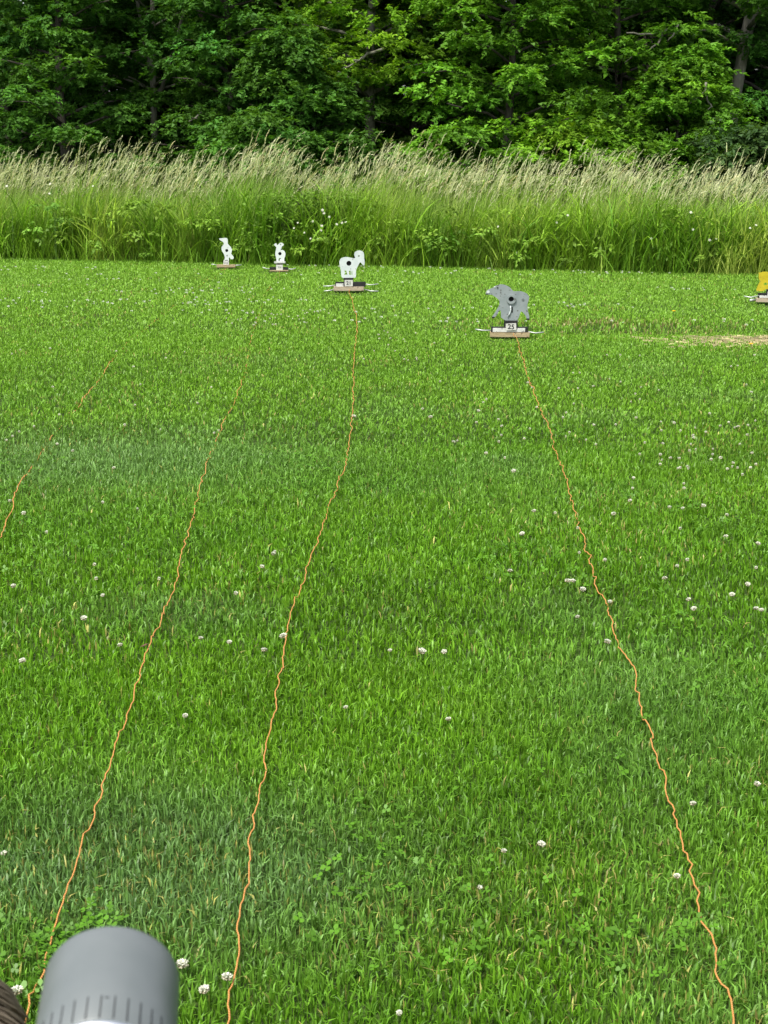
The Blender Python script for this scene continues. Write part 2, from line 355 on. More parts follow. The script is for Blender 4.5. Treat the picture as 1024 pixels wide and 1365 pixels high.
def clump_leaves(cs, rs, colour, rng, sprays=10, leaves=12, size=.11, spread=.27, tri=False):
    """cs (m,3) clump centres, rs (m,) radii -> domed clumps of drooping feathery sprays"""
    m = len(cs); N = m * sprays; c = np.repeat(cs, sprays, 0); r = np.repeat(rs, sprays)
    d = rng.normal(0, 1, (N, 3)); d[:, 2] = np.abs(d[:, 2]) * 1.0 - .3; d /= np.linalg.norm(d, axis=1)[:, None]
    p = c + d * (r * rng.uniform(.35, 1, N))[:, None] * np.array([1, 1, .60])
    h = d.copy(); h[:, 2] = rng.normal(-.05, .25, N); h += rng.normal(0, .35, (N, 3)) * np.array([1, 1, .3]); h /= np.linalg.norm(h, axis=1)[:, None]
    TL = spread * rng.uniform(.7, 1.3, N) * (r / .5) ** .4
    sidev = np.cross(h, np.array([0, 0, 1.])); sidev /= (np.linalg.norm(sidev, axis=1)[:, None] + 1e-9)
    sc = np.repeat(rng.uniform(.66, 1.34, m), sprays) * rng.uniform(.85, 1.18, N)
    hue = np.repeat(rng.normal(0, .06, m), sprays)
    parts = []
    for k in range(leaves):
        t = (k + .6) / leaves; sg = 1 if k % 2 else -1
        b = p + h * (TL * t)[:, None] + np.array([0, 0, -1]) * (TL * .35 * t * t)[:, None] + rng.normal(0, .012, (N, 3))
        dv = h * (.45 + .7 * t) + sidev * sg * (1.0 - .55 * t) + np.array([0, 0, -.22]) + rng.normal(0, .35, (N, 3)); dv /= np.linalg.norm(dv, axis=1)[:, None]
        nr = np.array([0, 0, .8]) + rng.normal(0, .4, (N, 3)) + d * .35
        L = size * rng.uniform(.7, 1.25, N)
        col = np.array(colour)[None] * (sc * rng.uniform(.82, 1.2, N))[:, None]; col = col * np.stack([1 + hue, np.ones(N), 1 - hue], 1)
        parts.append((leaf_tris if tri else leaf_quads)(b, dv, nr, L, L * rng.uniform(.42, .62, N) * (1.35 if tri else 1), np.clip(col, 0, 1)))
    return parts
def build_tall_grass():
    rng = np.random.default_rng(51); parts = []
    W = 7.2
    def spots(n, d0, d1):
        x = rng.uniform(-W, W, n); return x, tall_edge(x) + rng.uniform(d0, d1, n) + .3 * (vnoise(x, 0 * x, .5, 68) - .5) * (d1 < 1)
    TUFT = [(at_y(u, 300, 19).x, a_) for u, a_ in ((85, .13), (120, .12), (290, .15), (320, .12), (495, .10), (530, .08), (660, .06), (790, .11), (825, .10), (980, .07))]
    def height(x, y): return sum(a_ * np.exp(-((x - tx) / .22) ** 2) for tx, a_ in TUFT) + .87 + .34 * (vnoise(x, y, 1.1, 61) - .38) + .42 * (vnoise(x, y, .38, 62) - .5)
    G1, G2, G3 = np.array([.10, .235, .014]), np.array([.23, .39, .03]), np.array([.36, .43, .08])
    def gcol(x, y, n):
        t = np.clip(vnoise(x, y, .7, 63) + rng.normal(0, .25, n), 0, 1)[:, None]; c = G1 * (1 - t) + G2 * t
        u = (np.clip(vnoise(x, y, .4, 64) - .62, 0, 1) * 2)[:, None]; c = c * (1 - u) + G3 * u
        return c * (.6 + .8 * rng.random((n, 1)))
    # leafy skirt: front
    for cnt, d0, d1, segs in ((11500, 0, .9, 4), (8500, .8, 3.2, 3)):
        x, y = spots(cnt, d0, d1); n = cnt; H = height(x, y)
        L = H * rng.uniform(.55, 1.12, n); z = np.zeros(n)
        up = rng.random(n) < .4; z[up] = H[up] * rng.uniform(.1, .5, up.sum()); L[up] *= .55
        az = np.where(rng.random(n) < .6, rng.normal(0, .9, n), rng.uniform(0, 6.28, n))
        col = gcol(x, y, n)
        parts.append(ribbon(np.stack([x, y, z], 1), az, L, rng.uniform(.006, .016, n), rng.uniform(1.05, 1.5, n), rng.uniform(.4, 2.4, n), segs, col, rng))
    n = 9500; x, y = spots(n, 0, 2.6); H = height(x, y) * (.86 + .3 * vnoise(x, y, .3, 69))
    parts.append(ribbon(np.stack([x, y, 0 * x], 1), rng.normal(.1, 1.0, n), H * rng.uniform(.75, 1.04, n), rng.uniform(.005, .012, n), rng.uniform(1.32, 1.55, n), rng.uniform(.05, .9, n), 3, gcol(x, y, n), rng, gcol(x, y, n) * .6 + np.array([.34, .40, .15]) * .5))
    # low arching front fringe
    n = 4200; x, y = spots(n, -.32, .25); kf = rng.random(n) < .25 + 1.1 * vnoise(x, y, .22, 73) * np.clip((y - tall_edge(x) + .4) / .4, 0, 1); x, y = x[kf], y[kf]; n = len(x)
    parts.append(ribbon(np.stack([x, y, 0 * x], 1), np.where(rng.random(n) < .5, rng.normal(-1.57, 1, n), rng.uniform(0, 6.28, n)), rng.uniform(.18, .55, n), rng.uniform(.006, .011, n), rng.uniform(.9, 1.45, n), rng.uniform(.6, 2.2, n), 3, gcol(x, y, n), rng))
    # stems with seed heads leaning to the right
    n = 5000; x, y = spots(n, .05, 3.6); H = height(x, y) * rng.uniform(.84, 1.15, n)
    tallx = rng.random(n) < .05 + .25 * np.clip(vnoise(x, y, .5, 66) - .6, 0, 1); H[tallx] *= 1.15
    az = rng.normal(0.1, .55, n); ri = rng.normal(1.42, .06, n)
    stc = np.array([.24, .31, .07]) * (.8 + .4 * rng.random((n, 1))); gm = rng.random((n, 1)) ** 1.3; tan = (np.array([.55, .55, .34]) * (1 - .6 * gm) + np.array([.34, .44, .14]) * .6 * gm) * (.75 + .5 * rng.random((n, 1)))
    dr = rng.uniform(.05, .62, n)
    parts.append(ribbon(np.stack([x, y, 0 * x], 1), az, H, np.full(n, .0045), ri, dr, 4, stc, rng, stc * .6 + tan * .4))
    # replay the stem to find where the head sits
    p = np.stack([x, y, 0 * x], 1); ang = ri.copy()
    for i in range(4):
        t = i / 4; p = p + np.stack([np.cos(ang) * np.cos(az), np.cos(ang) * np.sin(az), np.sin(ang)], 1) * (H / 4)[:, None]; ang = ang - dr / 4 * (.4 + 1.2 * t)
    HL = rng.uniform(.11, .23, n); loose = rng.random(n) < .3; nod = rng.uniform(.05, 1.15, n)
    pinkish = np.where(rng.random((n, 1)) < .12, np.array([[1.06, .94, .82]]), np.array([[1, 1, 1]])); tan = tan * pinkish
    parts.append(ribbon(p, az, HL, rng.uniform(.006, .012, n), ang, nod, 4, tan * .9, rng, tan * 1.08))
    q = p.copy(); aa = ang.copy(); ns = 6
    for i in range(ns):
        d = np.stack([np.cos(aa) * np.cos(az), np.cos(aa) * np.sin(az), np.sin(aa)], 1)
        t = i / (ns - 1); q = q + d * (HL / ns * .9)[:, None]; aa = aa - nod / ns * (.4 + 1.2 * t)
        out = rng.normal(0, 1, (n, 3)); out -= d * (out * d).sum(1)[:, None]; out /= np.linalg.norm(out, axis=1)[:, None]
        env = math.sin(math.pi * min(1, .25 + .70 * t)) ** .6 + .1
        sp = np.where(loose, .032, .010) * env; ln = .045 * (.7 + .5 * rng.random(n))
        bse = q; tip = q + d * ln[:, None] + out * sp[:, None]; midp = (bse + tip) / 2 + out * .002
        s = np.cross(d, out); wv = (.0042 * (.7 + .6 * rng.random(n)))[:, None]
        V = np.stack([bse, midp + s * wv, tip, midp - s * wv], 1).reshape(-1, 3); b = np.arange(n) * 4
        c = np.repeat(tan * (.85 + .35 * rng.random((n, 1))), 4, 0)
        parts.append((V, [np.stack([b, b + 1, b + 2, b + 3], 1)], c))
    # broad arching leaves along the front
    n = 3600; x, y = spots(n, -.05, .5); H = height(x, y)
    parts.append(ribbon(np.stack([x, y, H * rng.uniform(0, .45, n)], 1), rng.uniform(0, 6.28, n), rng.uniform(.3, .75, n), rng.uniform(.012, .024, n), rng.uniform(.8, 1.45, n), rng.uniform(1.2, 3.0, n), 5, gcol(x, y, n) * 1.1, rng))
    # leafy weeds among the front stems
    m = 110; x = rng.uniform(-W, W, m); y = tall_edge(x) + rng.uniform(-.12, .25, m); cs = np.stack([x, y, rng.uniform(.1, .75, m)], 1)
    parts += clump_leaves(cs, rng.uniform(.1, .22, m), (.17, .30, .035), rng, 9, 8, .06, .12)
    V, F, C = join(parts)
    tag(link('tall_grass', np_mesh('tall_grass', V, F, M_TALL, C)), 'band of tall unmown meadow grass with pale seed heads leaning right', 'tall grass', kind='stuff')
build_tall_grass()
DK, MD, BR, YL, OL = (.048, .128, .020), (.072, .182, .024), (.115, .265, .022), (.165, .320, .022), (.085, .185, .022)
def tree(label, u, depth, height, colour, seed, crown_lo=.7, spreadr=1.5, cone=.5, trunk_r=.09, lean=(0, 0), bark=None, clumps=46, fork=None, clear=None, group='trees at the edge of the wood', dense=1.0, name='broadleaf_tree', cat='tree'):
    rng = np.random.default_rng(seed); rnd = random.Random(seed)
    base = at_y(u, 300, depth); base.z = 0
    root = empty(name, base); tag(root, label, cat, group)
    wood = MB(); H = height
    def tp(t): return Vector((lean[0] * t * H + .09 * math.sin(t * 5 + seed), lean[1] * t * H + .07 * math.sin(t * 4 + 2 * seed), t * H * .93 - .05))
    pts = [tp(i / 9) for i in range(10)]
    wood.tube(pts, [trunk_r * (1 - .82 * i / 9) + (.03 if i == 0 else 0) for i in range(10)], 9)
    cs, rs = [], []
    for (z0, ax, L, up) in (fork or []):
        p0 = tp(z0 / H); q = [p0 + Vector((ax * L * t * (1 - .25 * t), -.05 * t, up * L * t)) for t in (0, .3, .6, 1)]
        wood.tube(q, [trunk_r * .62, trunk_r * .52, trunk_r * .42, trunk_r * .25], 7)
    ga = rnd.random() * 6.28
    nl = max(8, int(clumps * .62))
    for i in range(nl):
        f = (i + .5) / nl; z = crown_lo + (H - crown_lo) * f ** 1.25 * .95
        ga += 2.4
        tz = (z - crown_lo) / (H - crown_lo); prof = (1 - tz) ** cone * (.65 + .35 * min(1, tz * 5 + .3))
        L = spreadr * prof * rnd.uniform(.7, 1.15) + .15
        ax, ay = math.cos(ga), math.sin(ga)
        p0 = tp(min(1, max(0.02, (z - .3 * L) / H))); ends = []
        for t in (0, .35, .7, 1): ends.append(p0 + Vector((ax * L * t, ay * L * t, L * (.45 * t - .22 * t * t) + rnd.uniform(-.04, .04))))
        wood.tube(ends, [max(.008, trunk_r * .35 * (1 - .8 * t)) for t in (0, .35, .7, 1)], 5)
        for t in (.5, .8, 1.02):
            k = p0.lerp(ends[-1], t) + Vector((rnd.uniform(-.22, .22), rnd.uniform(-.22, .22), rnd.uniform(-.05, .22)))
            if clear and k.y < .6 and clear[0] < k.x < clear[1] and clear[2] < k.z < clear[3]: continue
            cs.append(k); rs.append(rnd.uniform(.30, .52) * (1.0 if t > .6 else .8) * (1.5 if z > 5.6 else 1))
    cs.append(tp(1)); rs.append(.4)
    cs = np.array([tuple(c) for c in cs]); rs = np.array(rs)
    lo = cs[:, 2] < 5.6; parts = []
    if lo.any(): parts += clump_leaves(cs[lo], rs[lo], colour, rng, int(25 * dense), 17 if dense >= 1 else 12, .074 if dense >= 1 else .15, .20, True)
    if (~lo).any(): parts += clump_leaves(cs[~lo], rs[~lo], colour, rng, 8, 7, .27, .42)
    V, F, C = join(parts)
    wood.build('trunk', bark or M_BARKD, root, smooth=True)
    link('crown', np_mesh('crown', V, F, M_LEAF, C), root)
    return root
# front row, left to right
T = tree
T('dark green broadleaf tree beyond the left edge of the picture', -150, 27.5, 8.5, MD, 101, .8, 1.9)
T('dark green tree at the far left edge of the wood', 15, 27.2, 8.0, DK, 102, .6, 1.6)
T('mid green tree in tiers, second from the left edge', 95, 25.6, 6.2, MD, 103, .8, 1.55, .7, clumps=62)
T('forked tree with pale slender trunk showing in a dark gap on the left', 216, 27.6, 8.6, MD, 104, 2.7, 1.7, .35, .07, bark=M_BARK, clumps=60,
  fork=[(2.15, .42, 2.4, 1.0), (2.75, -.2, 2.0, 1.0)], clear=(-.9, 1.0, .8, 3.0))
T('leaning grey stemmed tree left of the forked tree', 178, 28.6, 8.0, DK, 105, 2.2, 1.5, .4, .06, lean=(-.16, 0), bark=M_BARK, clumps=40, clear=(-.6, .6, 1, 2.6))
T('dark green layered tree right of the forked pale trunk', 305, 26.0, 5.4, MD, 106, .8, 1.45, .75, clumps=56)
T('pointed dark green sapling left of the dark gap in the wood', 395, 25.2, 3.35, MD, 107, .5, 1.3, .9, .05, clumps=60)
T('low dark green bush just above the seed heads, left of centre', 352, 24.2, 1.95, MD, 108, .35, .9, .7, .035, clumps=34, name='bush', cat='bush', group='bushes at the edge of the wood')
T('tall deep green tree behind the pointed sapling', 410, 30.5, 10, DK, 109, 1.4, 2.0, .4, .12, clumps=66)
T('yellow green tree overhanging the dark gap at the top centre', 500, 27.0, 8.0, YL, 110, 2.75, 1.75, .35, .11, clumps=70, bark=M_BARK)
T('olive green tree with hanging foliage right of the dark gap', 556, 27.2, 7.5, OL, 111, .9, 1.15, .4, .1, clumps=60)
T('bright green tree in the middle of the right half of the wood', 672, 25.4, 6.4, BR, 112, .9, 1.6, .55, .09, clumps=74)
T('small bright yellow green bush at the foot of the wood, right of centre', 745, 24.0, 1.75, YL, 113, .7, .62, .5, .03, clumps=30, name='bush', cat='bush', group='bushes at the edge of the wood')
T('fresh green tree with high light tips, fifth trunk from the right edge', 815, 26.6, 7.5, BR, 114, 1.0, 1.6, .5, .09, clumps=66)
T('light green sapling in front of the leaning trunks on the right', 905, 25.4, 3.1, BR, 115, .5, 1.25, .8, .045, clumps=52)
T('grey green bush at the lower right of the wood', 985, 24.0, 1.7, (.058, .115, .032), 116, .3, .85, .5, .03, clumps=34, name='bush', cat='bush', group='bushes at the edge of the wood')
T('tall tree with a thick grey leaning trunk near the right edge', 962, 27.4, 10.5, MD, 117, 3.6, 2.0, .35, .13, lean=(.09, 0), bark=M_BARK, clumps=48, fork=[(3.3, .3, 1.6, 1)])
T('slim brown trunked tree left of the thick leaning trunk', 922, 28.4, 9.5, DK, 118, 3.2, 1.7, .35, .1, lean=(.03, 0), bark=M_BARKD, clumps=42)
T('dark green tree beyond the right edge of the picture', 1105, 26.2, 7.8, MD, 119, .7, 1.8, .5, clumps=56)
T('bright leafed tree well beyond the right edge', 1230, 27, 8.5, BR, 120, .7, 1.9, .5)
# second row, in the shade
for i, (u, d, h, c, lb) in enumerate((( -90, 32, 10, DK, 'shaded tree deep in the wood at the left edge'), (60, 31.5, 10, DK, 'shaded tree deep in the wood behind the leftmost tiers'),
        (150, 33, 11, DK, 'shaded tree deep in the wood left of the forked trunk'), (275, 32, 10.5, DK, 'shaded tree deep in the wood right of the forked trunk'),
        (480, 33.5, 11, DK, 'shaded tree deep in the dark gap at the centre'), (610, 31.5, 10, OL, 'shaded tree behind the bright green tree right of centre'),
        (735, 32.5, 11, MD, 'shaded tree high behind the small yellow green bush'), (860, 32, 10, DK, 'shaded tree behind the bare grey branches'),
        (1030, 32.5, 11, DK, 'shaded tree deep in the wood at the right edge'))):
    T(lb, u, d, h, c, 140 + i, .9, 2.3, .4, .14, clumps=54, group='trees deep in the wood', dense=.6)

# far wood behind, one mass
def far_wood():
    rng = np.random.default_rng(77); n = 1600
    x = rng.uniform(-16, 16, n); y = rng.uniform(34.5, 42, n); z = rng.uniform(.3, 11, n)
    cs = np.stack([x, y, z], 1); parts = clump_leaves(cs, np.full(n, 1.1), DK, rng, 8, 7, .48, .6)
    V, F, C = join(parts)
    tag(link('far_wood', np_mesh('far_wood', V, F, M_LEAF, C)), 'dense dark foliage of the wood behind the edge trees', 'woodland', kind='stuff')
far_wood()

# bare dead branches on the right
def dead_branch(label, Y, paths, r):
    b = MB(); o = at_y(*paths[0][0], Y)
    for j, pth in enumerate(paths):
        P = [at_y(u, v, Y - .12 * k / len(pth) * (1 + j)) for k, (u, v) in enumerate(pth)]
        Q = []
        for k in range(len(P) - 1):
            for t in (0, .33, .66): Q.append(P[k].lerp(P[k + 1], t) + Vector((random.uniform(-.012, .012), 0, random.uniform(-.012, .012))))
        Q.append(P[-1]); m = len(Q); rr = r * (1 if j == 0 else .7)
        b.tube([q - o for q in Q], [rr * (1 - .7 * k / m) for k in range(m)], 6)
    tag(b.build('dead_branch', M_DEADW, smooth=True, loc=o), label, 'branch', 'bare branches in the wood')
dead_branch('long bare pale branch curving down among leaves, upper right', 25.9, [[(905, 32), (885, 42), (862, 46), (835, 44)], [(882, 43), (878, 58), (866, 66), (848, 72), (832, 84)], [(905, 32), (898, 45), (890, 55)]], .03)
dead_branch('short bleached bare branch hooking downward at the foot of the leaning trunks', 25.0, [[(942, 110), (940, 122), (930, 130), (920, 138)], [(940, 122), (944, 134), (950, 142), (944, 146)]], .024)
dead_branch('bare brown branch under the yellow green tree beside the dark gap', 25.6, [[(512, 66), (490, 72), (470, 86), (456, 92)], [(490, 72), (478, 80), (462, 82)]], .026)
dead_branch('bare sloping branch low in the wood beneath the forked trunk', 25.2, [[(270, 150), (262, 156), (252, 162)], [(276, 156), (281, 166), (282, 172)]], .022)

# ------------------------------------------------------------------ flowering bush and wild flowers in the tall grass
def flower_mesh(name, r, petals, white=(.66, .68, .60), centre=(.6, .5, .12)):
    V, F, C = [], [], []
    for k in range(petals):
        a = 6.283 * k / petals; b = .42 * 6.283 / petals
        i = len(V)
        V += [(0, 0, 0), (r * .75 * math.cos(a - b), r * .75 * math.sin(a - b), r * .12), (r * math.cos(a), r * math.sin(a), r * .06), (r * .75 * math.cos(a + b), r * .75 * math.sin(a + b), r * .12)]
        F.append((i, i + 1, i + 2, i + 3)); C += [white] * 4
    i = len(V); V += [(r * .28 * math.cos(6.283 * k / 6), r * .28 * math.sin(6.283 * k / 6), r * .14) for k in range(6)] + [(0, 0, r * .26)]; C += [centre] * 7
    T3 = [(i + k, i + (k + 1) % 6, i + 6) for k in range(6)]
    return np_mesh(name, V, [np.array(F), np.array(T3)], M_PETAL, np.array(C))
FM = flower_mesh('wild_flower', .021, 5)
def face_cam(o, tilt=.6):
    o.rotation_euler = (R_(58) + random.uniform(-.35, .35), random.uniform(-.4, .4), random.uniform(-.4, .4))
def flowering_bush():
    rng = np.random.default_rng(88); c = ground(425, 352); c.y = tall_edge(c.x) + .2; c.z = 0
    root = empty('flowering_bush', c); tag(root, 'leafy bush with small white flowers in the tall grass behind the ram target', 'bush')
    st = MB(); n = 520
    for k in range(26):
        a = rng.uniform(-1, 1); L = rng.uniform(.45, .95); top = Vector((a * .62, rng.uniform(-.18, .18), L)); 
        st.tube([(a * .2, 0, 0), (a * .42, .0, L * .55), top], [.006, .005, .003], 5)
    st.build('stem', M_BARKD, root)
    p = np.stack([rng.normal(0, .36, n), rng.uniform(-.22, .22, n), rng.uniform(.12, .86, n)], 1)
    parts = []
    for k in range(9):
        d = rng.normal(0, 1, (n, 3)); d[:, 2] *= .5; d /= np.linalg.norm(d, axis=1)[:, None]; L = rng.uniform(.035, .07, n)
        col = np.array([.125, .23, .028]) * rng.uniform(.6, 1.6, (n, 1))
        parts.append(leaf_quads(p + d * .03, d, np.array([0, 0, 1.]) + rng.normal(0, .4, (n, 3)), L, L * .5, col))
    V, F, C = join(parts); link('foliage', np_mesh('foliage', V, F, M_LEAF, C), root)
    for (u, v) in ((392, 304), (397, 297), (406, 310), (417, 295), (429, 301), (449, 299), (456, 297), (461, 296), (424, 319), (414, 318), (428, 307), (430, 280), (432, 284), (439, 289)):
        q = at_y(u, v, c.y - .34) - c; f = link('flower', FM, root, q); face_cam(f); s = random.uniform(.6, .95); f.scale = (s, s, s)
        t = MB(); t.tube([q, q + Vector((random.uniform(-.03, .03), .12, -.12)), q + Vector((0, .25, -.3))], .0025, 4); t.build('flower_stalk', M_TALLSTEM, root)
M_TALLSTEM = noisy('green_stem', (.08, .16, .03), (.13, .22, .04), 20, .6)
flowering_bush()
WF = [((664, 302), 'single white wildflower in the tall grass above the bear target'), ((688, 337), 'white wildflower low in the tall grass right above the bear target'), ((742, 297), 'pale wildflower in the tall grass halfway between bear and yellow targets'),
      ((757, 287), 'pale wildflower just below the seed heads, right of the bear'), ((921, 283), 'white wildflower below seed heads near the right edge, upper one'), ((924, 306), 'white wildflower below seed heads near the right edge, lower one'),
      ((1000, 304), 'white wildflower at the far right of the tall grass'), ((1008, 300), 'white wildflower, rightmost in the tall grass'), ((946, 320), 'white wildflower low down near the right end of the tall grass'), ((955, 318), 'white wildflower beside another low at the right end of the tall grass'),
      ((67, 245), 'white wildflower among the seed heads at the far left'), ((66, 258), 'white wildflower hanging below the seed heads at the far left'), ((9, 248), 'white wildflower at the left edge among seed heads'), ((124, 248), 'white wildflower under the seed heads on the left'), ((868, 318), 'pale wildflower in the right third of the tall grass')]
for (u, v), lb in WF:
    b0 = at_y(u, v, 18); y = tall_edge(b0.x) - .12; q = at_y(u, v, y)
    root = empty('wildflower', (q.x, y + .15, 0)); tag(root, lb, 'flower', 'wild flowers in the tall grass')
    t = MB(); t.tube([(0, 0, 0), (.02, -.02, q.z * .6), (0, -.14, q.z - .002)], [.004, .003, .002], 5); t.build('stem', M_TALLSTEM, root)
    f = link('flower_head', FM, root, (0, -.15, q.z)); face_cam(f); f.scale = (random.uniform(.55, .9),) * 3

# ------------------------------------------------------------------ targets
def ngon_plate(outline, holes, th):
    """outline / holes: lists of (x, z) in metres; plate in the XZ plane, front face at y = -th/2"""
    def sm(pts):
        out = []; n = len(pts)
        for i in range(n):
            p0, p1, p2, p3 = [Vector(pts[(i + k) % n]) for k in (-1, 0, 1, 2)]
            for t in (0, .5):
                out.append(.5 * ((2 * p1) + (p2 - p0) * t + (2 * p0 - 5 * p1 + 4 * p2 - p3) * t * t + (3 * p1 - p0 - 3 * p2 + p3) * t ** 3))
        return out
    loops = [sm(outline)] + [[Vector(h) for h in hl] for hl in holes]
    l3 = [[Vector((p.x, p.y, 0)) for p in lp] for lp in loops]
    flat = [p for lp in l3 for p in lp]; tris = geometry.tessellate_polygon(l3)
    n = len(flat); V = [(p.x, -th / 2, p.y) for p in flat] + [(p.x, th / 2, p.y) for p in flat]; F = []
    for t in tris:
        a, b, c = t
        cr = (flat[b] - flat[a]).cross(flat[c] - flat[a]).z
        if cr < 0: a, c = c, a
        F += [(a, b, c), (a + n, c + n, b + n)]
    off = 0
    for lp in l3:
        m = len(lp)
        for i in range(m): F.append((off + i, off + (i + 1) % m, off + (i + 1) % m + n, off + i + n))
        off += m
    bm = bmesh.new(); vs = [bm.verts.new(v) for v in V]
    for f in F:
        try: bm.faces.new([vs[i] for i in f])
        except ValueError: pass
    bmesh.ops.recalc_face_normals(bm, faces=bm.faces[:])
    me = bpy.data.meshes.new('face_plate'); bm.to_mesh(me); bm.free()
    return me
def circ(cx, cz, r, n=20): return [(cx + r * math.cos(6.283 * k / n), cz + r * math.sin(6.283 * k / n)) for k in range(n)]
def text_mesh(s, size):
    cu = bpy.data.curves.new('digits', 'FONT'); cu.body = s; cu.size = size; cu.align_x = 'CENTER'; cu.align_y = 'CENTER'; cu.extrude = .0004; cu.offset = size * .018
    o = bpy.data.objects.new('digits', cu); COL.objects.link(o); dg = bpy.context.evaluated_depsgraph_get()
    me = bpy.data.meshes.new_from_object(o.evaluated_get(dg)); bpy.data.objects.remove(o); bpy.data.curves.remove(cu)
    return me
class Target:
    """silhouette coordinates are read off an enlargement: origin (ox, oy) photo px, sc enlargement factor"""
    def __init__(s, label, base_uv, ox, oy, sc, tilt=0):
        s.p = ground(*base_uv, .02); s.ox, s.oy, s.sc, s.uv = ox, oy, sc, base_uv
        d = ray(*base_uv); s.k = (s.p - CAM).dot(FW) / FPX       # metres per photo px
        s.root = empty('field_target', s.p); s.root.rotation_euler = (0, tilt, -math.atan2(s.p.x, s.p.y) * .6)
        tag(s.root, label, 'target', 'animal shaped shooting targets')
    def q(s, x, y):
        return (((s.ox + x / s.sc) - s.uv[0]) * s.k, (s.uv[1] - (s.oy + y / s.sc)) * s.k / math.cos(R_(6)))
    def plate(s, pts, hole, mat, cut=(), y=.02, th=.006):
        hx, hz = s.q(hole[0], hole[1]); hr = hole[2] / s.sc * s.k
        holes = [circ(hx, hz, hr)]
        for c in cut: holes.append([s.q(*p) for p in c])
        me = ngon_plate([s.q(*p) for p in pts], holes, th); me.materials.append(mat)
        o = link('face_plate', me, s.root, (0, y, 0))
        m = MB(); m.tube([(hx, y + .012, hz), (hx, y + .020, hz)], hr * 1.7, 20); m.build('hit_paddle', M_HOLE, s.root)
        return o, (hx, hz, hr)
    def rect(s, name, x0, y0, x1, y1, yc, dep, mat, bevel=.0015, rot=0):
        a = s.q(x0, y0); b = s.q(x1, y1); m = MB()
        M = Matrix.Rotation(rot, 3, 'Y')
        m.box((0, 0, 0), (abs(b[0] - a[0]), dep, abs(a[1] - b[1])), M)
        return m.build(name, mat, s.root, bevel=bevel, loc=((a[0] + b[0]) / 2, yc, (a[1] + b[1]) / 2))
    def disc(s, name, x, y, r, yc, mat, parent=None):
        c = s.q(x, y); m = MB(); m.tube([(c[0], yc, c[1]), (c[0], yc + .003, c[1])], r / s.sc * s.k, 12); return m.build(name, mat, parent or s.root)
    def rod(s, pts, r=.0055, ys=None):
        m = MB(); P = []
        for i, p in enumerate(pts):
            c = s.q(*p); P.append((c[0], (ys[i] if ys else .0), max(c[1], r - .002)))
        m.tube(P, r, 8); m.build('ground_rod', M_ROD, s.root, smooth=True)
    def digits(s, txt, card, size, y):
        c = card.location; o = link('digits', text_mesh(txt, size), s.root, (c.x, y, c.z)); o.rotation_euler = (math.pi / 2, 0, 0); o.data.materials.append(M_INK); return o

def bear():
    t = Target('grey bear shaped metal target with number 25 card, right of centre', (680, 448), 640, 370, 12.8)
    pts = [(92, 300), (92, 262), (125, 222), (200, 192), (240, 165), (330, 130), (420, 142), (500, 185), (560, 244), (680, 244), (780, 282), (826, 352), (800, 450), (802, 540), (822, 620), (835, 700), (790, 706), (768, 650), (705, 585), (682, 606), (655, 690), (620, 738), (540, 740), (430, 738), (382, 705), (355, 688), (350, 598), (332, 560), (300, 620), (248, 686), (202, 682), (228, 640), (262, 585), (310, 500), (325, 420), (290, 372), (205, 312), (150, 304)]
    pl, (hx, hz, hr) = t.plate(pts, (522, 378, 42), M_GREYP)
    # raised ring round the hole
    m = MB(); n = 28; V = []; 
    for rr, yy in ((hr * 1.9, .0165), (hr * 1.9, .006), (hr * 1.12, .006), (hr * 1.12, .0165)):
        V += [(hx + rr * math.cos(6.283 * k / n), yy, hz + rr * math.sin(6.283 * k / n)) for k in range(n)]
    m.add(V, [(r * n + k, r * n + (k + 1) % n, (r + 1) * n + (k + 1) % n, (r + 1) * n + k) for r in range(3) for k in range(n)])
    m.build('kill_zone_ring', M_GREYP, t.root, smooth=False)
    t.disc('eye', 287, 187, 14, .0135, M_INK); t.disc('nose_patch', 128, 258, 26, .0135, M_WHITEP); t.disc('ear_chip', 240, 172, 13, .0135, M_WHITEP)
    t.disc('muzzle_tip', 108, 296, 14, .0135, M_INK); t.disc('paint_scuff', 722, 388, 22, .0145, M_BLACKSOFT)
    t.rect('claw', 200, 676, 246, 704, .016, .010, M_BLACK); t.rect('claw', 786, 700, 838, 730, .016, .010, M_BLACK)
    m = MB(); P = [t.q(*p) for p in ((510, 490), (518, 560), (500, 620), (468, 672))]; m.tube([(a, .010, b) for a, b in P], .0042, 7); m.build('reset_lever', M_WHITEP, t.root, smooth=True)
    t.rect('lever_slot', 528, 510, 552, 600, .0155, .004, M_BLACK)
    t.rect('hinge_bracket', 405, 738, 640, 850, .02, .03, M_BLACK)
    t.rect('base_channel', 188, 845, 812, 938, .012, .05, M_BLACK); t.rect('white_strip', 215, 858, 765, 926, -.0165, .006, M_STRIP)
    c = t.rect('number_card', 436, 776, 612, 892, -.03, .003, M_CARD, .0005, -.06)
    d = t.digits('25', c, .052, -.0325); d.rotation_euler = (math.pi / 2, -.06 * -1, 0)
    b = t.rect('base_board', 168, 934, 842, 1010, .02, .10, M_WOOD)
    t.rod([(-80, 886), (40, 905), (190, 905)]); t.rod([(815, 922), (940, 945), (1085, 930)])
M_BLACKSOFT = noisy('rubbed_paint', (.08, .095, .095), (.15, .17, .17), 200, .6)
bear()
